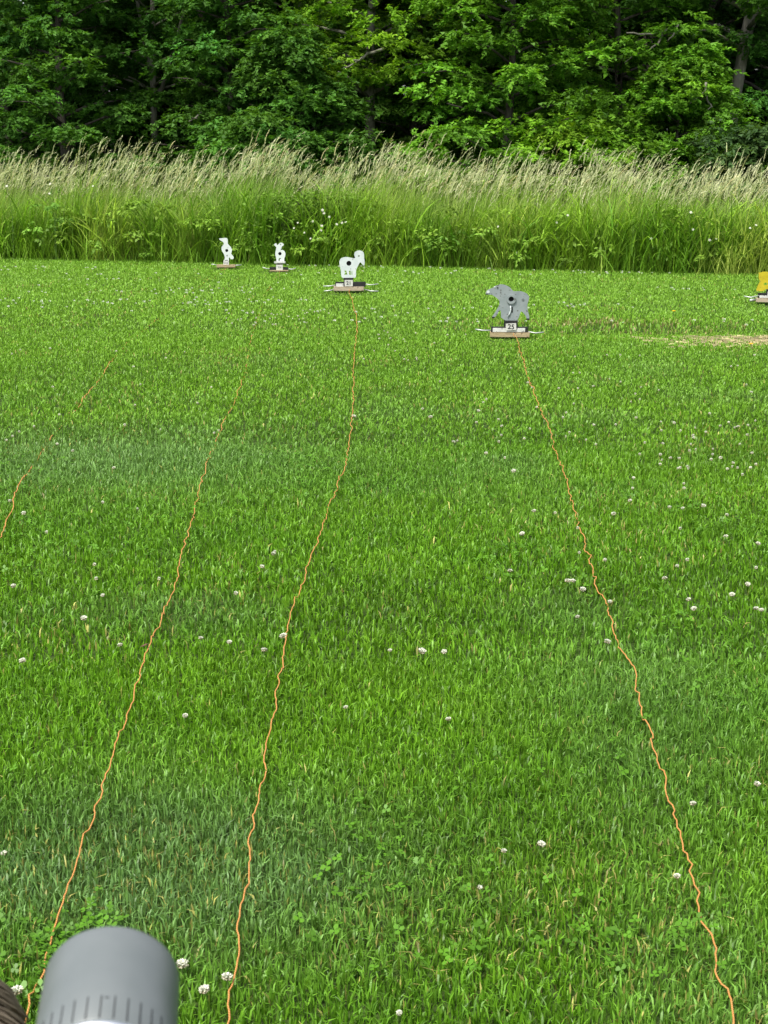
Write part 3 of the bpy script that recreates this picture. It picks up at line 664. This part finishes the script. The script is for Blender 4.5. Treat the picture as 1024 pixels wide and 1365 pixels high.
def ram():
    t = Target('white ram shaped metal target with curled horn, near the middle', (466, 388), 400, 310, 7.314)
    pts = [(385, 300), (395, 265), (425, 248), (470, 246), (525, 258), (538, 250), (530, 220), (540, 195), (575, 182), (610, 190), (625, 215), (626, 250), (632, 300), (625, 328), (606, 314), (590, 296), (574, 315), (556, 350), (547, 378), (547, 420), (540, 444), (520, 442), (500, 450), (430, 448), (410, 440), (402, 420), (400, 380), (394, 345)]
    t.plate(pts, (478, 305, 24), M_WHITEP, cut=[[(570, 228), (582, 230), (584, 242), (566, 240)],
        [(432, 375), (452, 374), (458, 392), (462, 414), (430, 414), (442, 396)], [(480, 378), (494, 374), (496, 416), (480, 414)], [(503, 380), (511, 380), (511, 414), (503, 414)]])
    t.rect('hinge_bracket', 425, 444, 520, 500, .03, .03, M_BLACK)
    t.rect('base_channel', 345, 484, 640, 530, .02, .06, M_BLACK); t.rect('white_strip', 352, 496, 425, 526, -.014, .006, M_STRIP)
    c = t.rect('number_card', 436, 462, 516, 522, -.025, .003, M_CARD, .0005); t.digits('21', c, .05, -.0275)
    t.rect('base_board', 328, 526, 622, 566, .02, .10, M_WOODP)
    t.rod([(228, 522), (290, 522), (350, 512)], ys=[-.01, 0, 0]); t.rod([(600, 498), (690, 512), (765, 502)]); t.rod([(625, 552), (690, 570), (765, 592)], ys=[0, -.03, -.06]); t.rod([(235, 575), (300, 562), (345, 545)], ys=[-.04, -.02, 0])
ram()
def crow():
    t = Target('white crow shaped metal target, leftmost, at the edge of the tall grass', (303, 355), 260, 300, 6.83)
    pts = [(224, 130), (255, 125), (290, 123), (304, 138), (304, 175), (330, 204), (340, 235), (332, 264), (347, 282), (355, 300), (346, 313), (326, 311), (316, 294), (309, 312), (309, 326), (264, 326), (268, 318), (274, 300), (265, 266), (246, 232), (248, 200), (266, 180), (262, 160), (242, 148)]
    t.plate(pts, (292, 235, 14), M_WHITEB); t.disc('paint_chip', 294, 279, 5, .0135, M_INK)
    t.rect('hinge_bracket', 272, 320, 300, 368, .03, .03, M_BLACK)
    c = t.rect('number_card', 260, 324, 310, 362, -.012, .003, M_CARD, .0005)
    for x in (272, 284, 296): t.rect('faded_stroke', x - 2, 338, x + 2, 354, -.0145, .002, M_BLACKSOFT, 0)
    t.rect('base_board', 198, 362, 368, 384, .02, .10, M_WOOD)
    t.rod([(150, 356), (180, 360), (206, 370)]); t.rod([(362, 370), (385, 366), (425, 364)])
crow()
def buck():
    t = Target('small white stag shaped metal target with antlers, second from the left', (373, 360), 360, 320, 32.5)
    pts = [(190, 225), (260, 160), (300, 180), (330, 240), (400, 190), (450, 150), (530, 140), (600, 190), (615, 235), (560, 285), (510, 330), (520, 375), (470, 415), (500, 445), (580, 455), (650, 520), (680, 620), (660, 720), (620, 830), (600, 940), (300, 940), (285, 840), (255, 720), (240, 620), (255, 480), (285, 370), (280, 310), (215, 265)]
    t.plate(pts, (440, 605, 72), M_WHITEB, cut=[[(375, 925), (380, 840), (420, 785), (490, 790), (480, 815), (430, 830), (420, 925)]])
    t.disc('paint_chip', 470, 205, 22, .0135, M_BLACKSOFT)
    t.rect('white_strip', 190, 930, 675, 1010, .005, .02, M_STRIP)
    t.rect('hinge_bracket', 300, 1005, 540, 1260, .03, .03, M_BLACK)
    c = t.rect('number_card', 268, 1070, 560, 1300, -.012, .003, M_CARD, .0005)
    for x in (375, 425, 470): t.rect('faded_stroke', x - 9, 1140, x + 9, 1210, -.0145, .002, M_BLACKSOFT, 0)
    t.rect('base_channel', -10, 1180, 790, 1320, .02, .06, M_BLACK); t.rect('base_board', -10, 1296, 800, 1345, .02, .10, M_WOOD)
    t.rod([(-320, 1180), (-150, 1235), (20, 1250)]); t.rod([(780, 1250), (950, 1270), (1120, 1220)])
buck()
def yellow():
    t = Target('yellow animal shaped metal target cut off by the right edge', (1025, 403), 984, 355, 24.8)
    pts = [(640, 230), (690, 235), (760, 205), (880, 200), (1000, 215), (1120, 200), (1230, 215), (1330, 235), (1370, 320), (1350, 430), (1300, 500), (1340, 600), (1380, 760), (1370, 830), (1180, 835), (1120, 770), (1080, 760), (960, 770), (880, 770), (830, 830), (620, 830), (600, 770), (650, 620), (700, 510), (665, 450), (645, 360), (655, 290)]
    t.plate(pts, (1010, 360, 52), M_YELP, cut=[[(820, 590), (860, 555), (930, 560), (945, 600), (900, 640), (840, 630)]])
    t.rect('hinge_bracket', 920, 770, 1120, 960, .03, .03, M_BLACK); t.rect('number_card', 950, 830, 1150, 1040, -.03, .003, M_CARD, .0005)
    t.rect('base_channel', 660, 900, 1400, 1060, .03, .05, M_BLACK); t.rect('white_strip', 700, 965, 1380, 1045, -.012, .006, M_STRIP)
    t.rect('base_board', 600, 1060, 1480, 1180, .02, .10, M_WOODP)
    t.rod([(200, 1000), (420, 1040), (680, 975)]); t.rod([(1380, 980), (1550, 1040), (1800, 1000)]); t.rod([(400, 1130), (480, 1120), (560, 1115)], r=.012, ys=[-.03, -.01, .01])
yellow()

# ------------------------------------------------------------------ reset cords
def cord(label, pix, zs, amp=.004, r=.0030, seed=1):
    rnd = random.Random(seed); P = []
    for i, (u, v) in enumerate(pix):
        z = zs if not hasattr(zs, '__len__') else zs[i]
        P.append(ground(u, v, z))
    Q = []; n = len(P)
    for i in range(n - 1):
        p0, p1, p2, p3 = P[max(i - 1, 0)], P[i], P[i + 1], P[min(i + 2, n - 1)]
        st = max(2, int((p2 - p1).length / .022))
        for k in range(st):
            t = k / st; Q.append(.5 * ((2 * p1) + (p2 - p0) * t + (2 * p0 - 5 * p1 + 4 * p2 - p3) * t * t + (3 * p1 - p0 - 3 * p2 + p3) * t ** 3))
    Q.append(P[-1]); O = []; a = 0
    for i, q in enumerate(Q):
        a = .72 * a + rnd.gauss(0, amp * .42); c = amp * .55 * math.sin(i * .62 + 3 * math.sin(i * .17))
        O.append(Vector((q.x + a + c, q.y, max(.004, q.z + min(1, max(0, q.y - 2) / 4) * (.009 * math.sin(i * .11 + seed) + .005 * math.sin(i * .37 + 2 * seed)) + rnd.gauss(0, .0025)) + float(gz(q.x, q.y)))))
    b = MB(); o = Vector((O[-1].x, O[-1].y, 0)); b.tube([p - o for p in O], r, 6)
    tag(b.build('reset_cord', M_CORD, smooth=True, loc=o), label, 'cord', 'orange reset cords across the lawn')
CA = [(684, 447), (690, 455), (697, 480), (713, 530), (731, 570), (745, 610), (760, 655), (775, 705), (788, 755), (795, 785), (808, 800), (815, 830), (830, 865), (848, 905), (862, 960), (875, 1000), (893, 1060), (905, 1110), (920, 1150), (928, 1195), (940, 1235), (958, 1270), (954, 1300), (970, 1315), (978, 1365), (990, 1440), (1000, 1600)]
CB = [(466, 386), (470, 405), (476, 430), (472, 480), (470, 550), (462, 610), (443, 665), (425, 720), (405, 775), (390, 810), (380, 850), (375, 890), (362, 960), (350, 1030), (335, 1105), (330, 1160), (322, 1210), (319, 1260), (308, 1310), (300, 1365), (290, 1450), (270, 1600)]
CC = [(373, 362), (357, 388), (346, 420), (334, 455), (328, 490), (312, 535), (292, 578), (272, 628), (258, 690), (241, 745), (234, 780), (216, 828), (197, 868), (180, 920), (160, 980), (146, 1020), (124, 1090), (101, 1150), (85, 1195), (68, 1260), (50, 1310), (36, 1350), (10, 1430), (-40, 1600)]
CD = [(303, 356), (262, 385), (215, 422), (165, 462), (138, 496), (112, 530), (75, 575), (30, 640), (14, 682), (-2, 722), (-30, 790), (-90, 930), (-180, 1150)]
cord('orange cord running from the bear target down to the lower right', CA, .034, .0066, .0019, 1)
cord('orange cord running from the ram target down to the bottom edge', CB, .034, .0046, .0019, 2)
cord('orange cord from the stag target, passing behind the grey tube', CC, [.008, .008, .010, .016, .012, .022, .020, .026, .03] + [.034] * 15, .0046, .0019, 3)
cord('half hidden orange cord from the crow target, at the left edge', CD, [.004, .004, .004, .004, .026, .026, .003, .030, .036, .036, .036, .036, .036], .003, .0023, 4)
# dead leaf on the cord
def dead_leaf():
    p = ground(192, 862, .05); m = MB()
    m.add([(-.012, 0, 0), (0, -.008, .004), (.014, .002, .009), (.002, .009, .006), (0, 0, .001)], [(0, 1, 4), (1, 2, 4), (2, 3, 4), (3, 0, 4)])
    m.add([(-.012, 0, -.001), (0, -.008, .003), (.014, .002, .008), (.002, .009, .005)], [(0, 3, 2, 1)])
    tag(m.build('dead_leaf', noisy('leaf_brown', (.06, .03, .015), (.12, .06, .03), 80, .8), loc=p), 'small curled brown dead leaf beside the second cord from the left', 'leaf')
dead_leaf()

# ------------------------------------------------------------------ clover flowers
def clover_head(name, seed, r=.0115, n=46, stem=False):
    rng = np.random.default_rng(seed); i = np.arange(n) + .5; ph = np.arccos(1 - 1.75 * i / n); th = math.pi * (1 + 5 ** .5) * i
    d = np.stack([np.cos(th) * np.sin(ph), np.sin(th) * np.sin(ph), np.cos(ph)], 1) + rng.normal(0, .1, (n, 3)); d /= np.linalg.norm(d, axis=1)[:, None]
    up = np.array([0, 0, 1.]); dv = d + up * .25 * (d[:, 2:3] > -.1) - up * .5 * (d[:, 2:3] < -.1); dv /= np.linalg.norm(dv, axis=1)[:, None]
    t = np.clip((d[:, 2:3] + .6), 0, 1); col = np.array([.40, .34, .20]) * (1 - t) + np.array([.78, .79, .66]) * t; col *= rng.uniform(.85, 1.08, (n, 1))
    s = np.cross(dv, rng.normal(0, 1, (n, 3))); s /= np.linalg.norm(s, axis=1)[:, None]; u = np.cross(s, dv); wv = r * .27
    b = d * r * .35; mi = b + dv * r * .45; tp = b + dv * r * .8
    V = np.stack([b, mi + s * wv, tp + u * wv * .3, mi - s * wv, mi + u * wv * 1.1], 1).reshape(-1, 3); V[:, 2] *= .9; k = np.arange(n) * 5
    F = [np.concatenate([np.stack([k, k + 1, k + 4], 1), np.stack([k + 1, k + 2, k + 4], 1), np.stack([k + 2, k + 3, k + 4], 1), np.stack([k + 3, k, k + 4], 1)])]
    C = np.repeat(col, 5, 0)
    if stem:
        m = MB(); m.tube([(0, 0, 0), (.002, .001, -.03), (0, 0, -.062)], .0011, 4); Vs = np.array(m.V); q = [f for f in m.F if len(f) == 4]
        F.append(np.array(q) + len(V)); V = np.concatenate([V, Vs]); C = np.concatenate([C, np.tile([[.09, .17, .03]], (len(Vs), 1))])
    return np_mesh(name, V, F, M_PETAL, C)
HEADS = [clover_head('flower_head', 200 + k) for k in range(3)]; FULL = [clover_head('clover_flower', 210 + k, n=30, stem=True) for k in range(3)]
sm_ = MB(); sm_.tube([(0, 0, -.002), (.003, .001, -.03), (0, 0, -.062)], .0012, 5); STEM = bpy.data.meshes.new('stem'); STEM.from_pydata(sm_.V, [], sm_.F); STEM.materials.append(M_TALLSTEM)
GRP = 'white clover flowers in the lawn'
NEAR = [((243, 1281), 'white clover flower right beside the grey tube, upper of three', 1.15), ((272, 1315), 'white clover flower near the grey tube, lowest of three', 1.1), ((303, 1298), 'white clover flower touching the second full cord near the bottom', 1.1),
    ((22, 1318), 'white clover flower by the brown hair in the bottom left corner', 1.15), ((1010, 1040), 'large white clover flower at the right edge, low down', 1.15), ((924, 1066), 'faint white clover flower right of the right hand cord, low down', .8), ((722, 1120), 'white clover flower left of the right hand cord, lower right', .9),
    ((672, 1129), 'pair mate white clover flower, lower right, left of another', .75), ((903, 1163), 'white clover flower touching the right hand cord near the bottom', .9), ((532, 1346), 'small white clover flower at the very bottom, centre', .8), ((640, 1178), 'brownish clover flower low in the right half', .6),
    ((378, 849), 'white clover flower touching the middle cord halfway down', 1.2), ((352, 867), 'white clover flower just left of the middle cord halfway down', 1.2), ((306, 857), 'white clover flower second left of the middle cord', 1.05), ((268, 852), 'white clover flower midway between the two left cords', 1.05),
    ((563, 868), 'white clover flower in the centre of the lawn, right of the middle cord', 1.2), ((520, 867), 'white clover flower in the centre, left of a larger one', .9), ((592, 869), 'white clover flower in the centre, right of a larger one', .9), ((598, 955), 'white clover flower alone below the centre', 1.0), ((247, 952), 'white clover flower alone right of the left cord', .95),
    ((461, 940), 'small white clover flower right of the middle cord below centre', .8), ((810, 855), 'white clover flower touching the right hand cord halfway down', 1.25), ((757, 776), 'white clover flower left of the right hand cord, left of a pair', 1.1), ((764, 776), 'white clover flower left of the right hand cord, right of a pair', 1.1), ((777, 787), 'white clover flower just left of the right hand cord, below a pair', 1.1),
    ((680, 763), 'white clover flower alone between centre and right hand cord', 1.2), ((770, 823), 'white clover flower left of the right hand cord, under the pair', 1.0), ((813, 803), 'white clover flower on the right hand cord at its kink', .95), ((918, 799), 'white clover flower right side, left one of two above another', 1.1), ((925, 811), 'white clover flower right side, lowest of its cluster', .9),
    ((976, 792), 'white clover flower near the right edge, left of a larger one', 1.15), ((997, 778), 'white clover flower near the right edge, upper one of its cluster', 1.2), ((1015, 812), 'white clover flower at the right edge, halfway down', 1.1), ((1008, 810), 'white clover flower left of the one at the right edge, halfway down', 1.0), ((886, 771), 'small white clover flower right of the right hand cord', .9),
    ((30, 882), 'white clover flower near the left edge, level with the dead leaf', 1.1), ((160, 861), 'white clover flower left of the dead leaf', 1.1), ((112, 826), 'white clover flower left of the second cord, above the dead leaf', 1.1), ((137, 796), 'white clover flower left of the second cord, higher up', 1.0), ((18, 783), 'white clover flower at the left edge halfway down', 1.0),
    ((5, 1136), 'faint white clover flower at the left edge, low down', .8), ((685, 625), 'yellowish white clover flower above centre right', 1.3), ((638, 549), 'white clover flower below the bear target to the left', 1.4), ((574, 557), 'white clover flower between the two right cords, upper lawn', 1.2), ((472, 556), 'white clover flower on the middle cord in the upper lawn', 1.3),
    ((938, 672), 'white clover flower right side of the upper lawn, alone', 1.3), ((840, 665), 'white clover flower right of the right hand cord, upper lawn', 1.2), ((1011, 723), 'white clover flower at the right edge above the halfway line', 1.2), ((696, 712), 'white clover flower left of the right hand cord, above halfway', 1.1), ((712, 680), 'white clover flower just left of the right hand cord, upper', 1.1)]
def clover(u, v, s, label, k, parts):
    s *= random.uniform(.62, .92)
    zz = random.uniform(.034, .048); p = ground(u, v, zz); z = zz + float(gz(p.x, p.y)); rz = random.uniform(0, 6.28)
    if parts:
        root = empty('clover_flower', (p.x, p.y, z)); h = link('flower_head', HEADS[k % 3], root); h.scale = (s, s, s * .68); link('stem', STEM, root)
    else:
        root = link('clover_flower', FULL[k % 3], loc=(p.x, p.y, z)); root.scale = (s * .8, s * .8, .62)
    root.rotation_euler = (random.uniform(-.3, .3), random.uniform(-.3, .3), rz); tag(root, label, 'clover flower', GRP)
for k, ((u, v), lb, s) in enumerate(NEAR): clover(u, v, s, lb, k, True)
rc = random.Random(5)
AREAS = [((880, 1010, 560, 625), 40, 'small white clover flower in the dense scatter at right'),
         ((560, 860, 470, 610), 32, 'small white clover flower in the upper lawn around the bear cord'),
         ((740, 1020, 630, 760), 18, 'small white clover flower below the dense scatter'),
         ((300, 440, 412, 434), 34, 'small white clover flower in the row left of the ram cord'),
         ((0, 300, 440, 640), 24, 'small white clover flower in the upper left of the lawn'),
         ((480, 640, 440, 480), 20, 'small white clover flower left of the bear target'),
         ((740, 1024, 470, 560), 22, 'small white clover flower below the straw patch'),
         ((0, 480, 660, 800), 12, 'small white clover flower in the left middle of the lawn')]
ONES = ['', 'first', 'second', 'third', 'fourth', 'fifth', 'sixth', 'seventh', 'eighth', 'ninth', 'tenth', 'eleventh', 'twelfth', 'thirteenth', 'fourteenth', 'fifteenth', 'sixteenth', 'seventeenth', 'eighteenth', 'nineteenth']
def ordinal(k):
    if k < 20: return ONES[k]
    t = {2: 'twent', 3: 'thirt', 4: 'fort'}[k // 10]
    return t + 'ieth' if k % 10 == 0 else t + 'y ' + ONES[k % 10]
for (x0, x1, y0, y1), n, lb in AREAS:
    for k, (u, v) in enumerate(sorted((rc.uniform(x0, x1), rc.uniform(y0, y1)) for _ in range(n))):
        clover(u, v, rc.uniform(.7, 1.3), lb + ', ' + ordinal(k + 1) + ' from left', k, False)
def clover_far():
    rng = np.random.default_rng(91); src = FULL[0]; n0 = len(src.vertices)
    Vv = np.array([v.co for v in src.vertices]); Fc = np.array([p.vertices[:3] for p in src.polygons if len(p.vertices) == 3]); keep = Fc[:80]; Vv = Vv[:150] if n0 >= 150 else Vv
    keep = keep[(keep < len(Vv)).all(1)][::2]
    m = 520; y = rng.uniform(12.6, 18.8, m * 4); x = rng.uniform(-5.6, 5.6, m * 4); d = vnoise(x * .55, y * 2.6, .9, 93) + .30 * rng.random(m * 4)
    k = (d > .80) & (y < tall_edge(x) - .3); x, y = x[k][:m], y[k][:m]; m = len(x)
    s = rng.uniform(.65, 1.15, m); V = (Vv[None] * s[:, None, None] * np.array([1.1, 1.1, .7]) + np.stack([x, y, .042 + gz(x, y)], 1)[:, None]).reshape(-1, 3)
    F = (keep[None] + (np.arange(m) * len(Vv))[:, None, None]).reshape(-1, 3)
    C = np.tile(np.array([[.80, .80, .72]]), (len(V), 1))
    tag(link('distant_clover', np_mesh('distant_clover', V, [F], M_PETAL, C)), 'countless white clover flowers on the far end of the lawn', 'clover', kind='stuff')
clover_far()
# dandelions
def dandelion(u, v, label):
    p = ground(u, v, .05); root = empty('dandelion', (p.x, p.y, 0)); tag(root, label, 'dandelion', 'dandelions by the straw patch')
    n = 40; rng = np.random.default_rng(int(u)); a = rng.uniform(0, 6.28, n); rr = .022 * (.35 + .65 * rng.random(n)); V = []; F = []
    for i in range(n):
        c, s = math.cos(a[i]), math.sin(a[i]); b = len(V); w_ = .0022
        V += [(0, 0, 0), (c * rr[i] - s * w_, s * rr[i] + c * w_, .008), (c * rr[i] + s * w_, s * rr[i] - c * w_, .008)]; F.append((b, b + 1, b + 2))
    link('flower_head', np_mesh('flower_head', V, [np.array(F)], M_PETAL, np.tile([[.80, .50, .01]], (len(V), 1))), root, (0, 0, .055))
    t = MB(); t.tube([(0, 0, -.005), (0, 0, .056)], .002, 6); t.build('stem', M_TALLSTEM, root)
dandelion(898, 416, 'yellow dandelion on the lawn above the straw patch'); dandelion(1001, 460, 'yellow dandelion at the edge of the straw patch')

# ------------------------------------------------------------------ grey tube (optical scope) in the lower left
def scope():
    D = .63; far = at_d(150, 1306, D); ax = Vector((-.09, math.cos(R_(9)), math.sin(R_(9)))).normalized()
    RAD = .0272
    root = empty('spotting_scope', (far.x, far.y - .16, 0)); tag(root, 'matte grey metal tube with short dark grooves and a bright silver ring, lower left', 'scope')
    off = root.location; X = Vector((0, 0, 1)).cross(ax).normalized() * -1; Z = X.cross(ax).normalized()
    if Z.z < 0: Z = -Z
    def lathe(prof, n=72):
        m = MB(); vs = []; fs = []
        for (s, r) in prof:
            for k in range(n):
                a = 2 * math.pi * k / n; vs.append(far - ax * s + (X * math.cos(a) + Z * math.sin(a)) * r - off)
        for i in range(len(prof) - 1):
            for k in range(n): fs.append((i * n + k, i * n + (k + 1) % n, (i + 1) * n + (k + 1) % n, (i + 1) * n + k))
        m.add(vs, fs); return m
    R = RAD
    lathe([(.01, R * .9), (.0015, R * .92), (0, R * .95), (.0003, R * .985), (.002, R * .998), (.006, R), (.03, R * 1.005), (.0552, R * 1.01), (.0558, R * .99), (.0558, R * .8)]).build('sunshade', M_SCOPE, root, smooth=True)
    # grooves engraved lengthwise round the rear of the shade
    G = MB()
    for k in range(-5, 6):
        a = math.pi / 2 - (k + .1) * .185
        rr = R * 1.0085; c = X * math.cos(a) + Z * math.sin(a); tn = -X * math.sin(a) + Z * math.cos(a)
        g = MB(); p0 = far - ax * .0425 + c * rr - off; p1 = far - ax * .0551 + c * (rr + .0002) - off; hw = .00022
        V = []
        for p in (p0, p1):
            for sx, sr in ((-1, -.0012), (1, -.0012), (1, .00012), (-1, .00012)): V.append(p + tn * hw * sx + c * sr)
        g.add(V, [(0, 1, 2, 3), (7, 6, 5, 4), (0, 4, 5, 1), (1, 5, 6, 2), (2, 6, 7, 3), (3, 7, 4, 0)]); g.build('groove', M_GROOVE, root)
    s = MB(); c = Z; s.box(far - ax * .0437 + (Z * math.cos(.09) + X * math.sin(.09)) * (R * 1.0085) - off, (.0016, .0004, .0004)); s.build('index_mark', M_GROOVE, root)
    lathe([(.0560, R * .7), (.0560, R * .99), (.0562, R * 1.012), (.0568, R * 1.014), (.0582, R * .990), (.0600, R * .94), (.0618, R * .86), (.0630, R * .76), (.0635, R * .62), (.0635, R * .5)]).build('silver_ring', M_CHROME, root, smooth=True)
    lathe([(.0632, R * .4), (.0632, R * .60), (.10, R * .60), (.14, R * .58), (.22, R * .58), (.25, R * .72), (.29, R * .72), (.295, R * .6)]).build('body', M_SCOPE, root, smooth=True)
    lathe([(.012, .0001), (.0125, R * .9)], 32).build('lens', M_GLASS, root, smooth=True)
    m = MB(); mount = far - ax * .15 - off; m.box(mount - Z * .03, (.03, .07, .03)); m.build('mount', M_BLACK, root, bevel=.003)
    hub = Vector((mount.x, mount.y, mount.z - .10)); m = MB(); m.tube([mount - Z * .035, hub], .013, 12); m.build('column', M_BLACK, root, smooth=True)
    for a in (60, 200, 320):
        f = Vector((hub.x + .34 * math.cos(R_(a)), hub.y + .30 * math.sin(R_(a)), .0)); m = MB(); m.tube([hub, hub.lerp(f, .5), f], [.013, .011, .008], 10); m.build('tripod_leg', M_BLACK, root, smooth=True)
scope()

# ------------------------------------------------------------------ seated person: only the crown of the hair reaches into the corner
def person():
    hc = at_d(-118, 1462, .95)            # head centre
    gx, gy = hc.x, hc.y
    M_SKIN = noisy('skin', (.42, .25, .17), (.50, .31, .22), 30, .55); M_SHIRT = noisy('shirt', (.05, .06, .05), (.09, .10, .08), 30, .85); M_TROU = noisy('trousers', (.06, .055, .045), (.10, .09, .07), 30, .9)
    M_HAIR = noisy('brown_hair', (.15, .115, .08), (.30, .24, .17), 60, .6, 0, .3)
    root = empty('person', (gx, gy - .05, 0)); tag(root, 'person with brown hair, only the crown showing in the bottom left corner', 'person')
    z = hc.z
    v = [((0, -.05, .20), .14), ((0, -.06, .40), .135), ((0, -.05, z - .30), .14), ((0, -.03, z - .20), .075), ((0, -.01, z - .12), .055), ((0, .02, z - .05), .072), ((0, .01, z + .02), .085), ((0, 0, z + .055), .065)]
    e = [(i, i + 1) for i in range(7)]
    def chain(start, pts):
        p = start
        for q, r in pts: v.append((q, r)); e.append((p, len(v) - 1)); p = len(v) - 1
    for s in (-1, 1):
        chain(2, [((s * .13, -.05, z - .27), .07), ((s * .19, -.03, z - .30), .058), ((s * .25, .10, z - .50), .045), ((s * .17, .30, z - .56), .034), ((s * .14, .37, z - .565), .028), ((s * .12, .44, z - .57), .022)])
        chain(0, [((s * .12, .0, .17), .10), ((s * .36, .28, .22), .072), ((s * .22, .42, .12), .055), ((-s * .02 + s * .04, .40 + s * .05, .07), .042), ((-s * .10, .44 + s * .05, .055), .038)])
    me = bpy.data.meshes.new('figure'); me.from_pydata([p for p, r in v], e, []); o = bpy.data.objects.new('figure', me); COL.objects.link(o)
    o.modifiers.new('skin', 'SKIN'); sb = o.modifiers.new('sub', 'SUBSURF'); sb.levels = 2
    for i, (p, r) in enumerate(v): me.skin_vertices[0].data[i].radius = (r, r)
    me.skin_vertices[0].data[0].use_root = True
    dg = bpy.context.evaluated_depsgraph_get(); out = bpy.data.meshes.new_from_object(o.evaluated_get(dg)); bpy.data.objects.remove(o)
    out.materials.clear()
    for m in (M_SKIN, M_SHIRT, M_TROU): out.materials.append(m)
    for p in out.polygons:
        c = p.center; p.use_smooth = True
        p.material_index = 0 if (c.z > z - .165 or (c.y > .33 and c.z > .25)) else (2 if c.z < .27 else 1)
    link('body', out, root)
    m = MB(); m.tube([(0, .095, z - .0), (0, .118, z - .03), (0, .10, z - .045)], [.008, .014, .010], 8); m.build('nose', M_SKIN, root, smooth=True)
    for s in (-1, 1):
        m = MB(); m.tube([(s * .078, .0, z - .04), (s * .09, -.008, z - .01), (s * .08, -.004, z + .02)], [.008, .012, .008], 8); m.build('ear', M_SKIN, root, smooth=True)
    # hair: cap plus strands
    rng = random.Random(3); h = MB(); rows = 9; n = 28; vs = [(0, -.005, z + .115)]; fs = []
    for r in range(1, rows):
        a = r / (rows - 1) * 2.0
        for k in range(n):
            b = 6.283 * k / n; lim = a if math.sin(b) < .3 else min(a, 1.15)
            vs.append((.092 * math.sin(lim) * math.cos(b), -.005 + .105 * math.sin(lim) * math.sin(b), z + .005 + .110 * math.cos(lim)))
    for k in range(n): fs.append((0, 1 + k, 1 + (k + 1) % n))
    for r in range(rows - 2):
        for k in range(n): fs.append((1 + r * n + k, 1 + (r + 1) * n + k, 1 + (r + 1) * n + (k + 1) % n, 1 + r * n + (k + 1) % n))
    h.add(vs, fs)
    for i in range(1500):
        b = rng.uniform(0, 6.283); a0 = rng.uniform(.05, 1.5); P = []; f = rng.uniform(1.01, 1.06)
        if math.sin(b) > .3: a0 = min(a0, .7)
        for t in (0, .33, .66, 1):
            a = a0 + t * .45; bb = b + t * .25
            P.append((.092 * f * math.sin(a) * math.cos(bb), -.005 + .105 * f * math.sin(a) * math.sin(bb), z + .005 + .110 * f * math.cos(a)))
            f += rng.uniform(-.008, .014)
        h.tube(P, [.0012, .0013, .0011, .0004], 3, cap=False)
    h.build('hair', M_HAIR, root, smooth=True)
    # low cushion under the sitter
    c = MB(); n = 24; prof = [(0.001, 0.0), (.22, .0), (.27, .05), (.24, .10), (.001, .115)]; vs = []; fs = []
    for (r, zz) in prof: vs += [(r * math.cos(6.283 * k / n), r * math.sin(6.283 * k / n), zz) for k in range(n)]
    for i in range(len(prof) - 1):
        for k in range(n): fs.append((i * n + k, i * n + (k + 1) % n, (i + 1) * n + (k + 1) % n, (i + 1) * n + k))
    c.add(vs, fs); tag(c.build('seat_cushion', M_TROU, smooth=True, loc=(gx, gy - .14, 0)), 'low round dark cushion under the seated person, below the picture', 'cushion')
person()
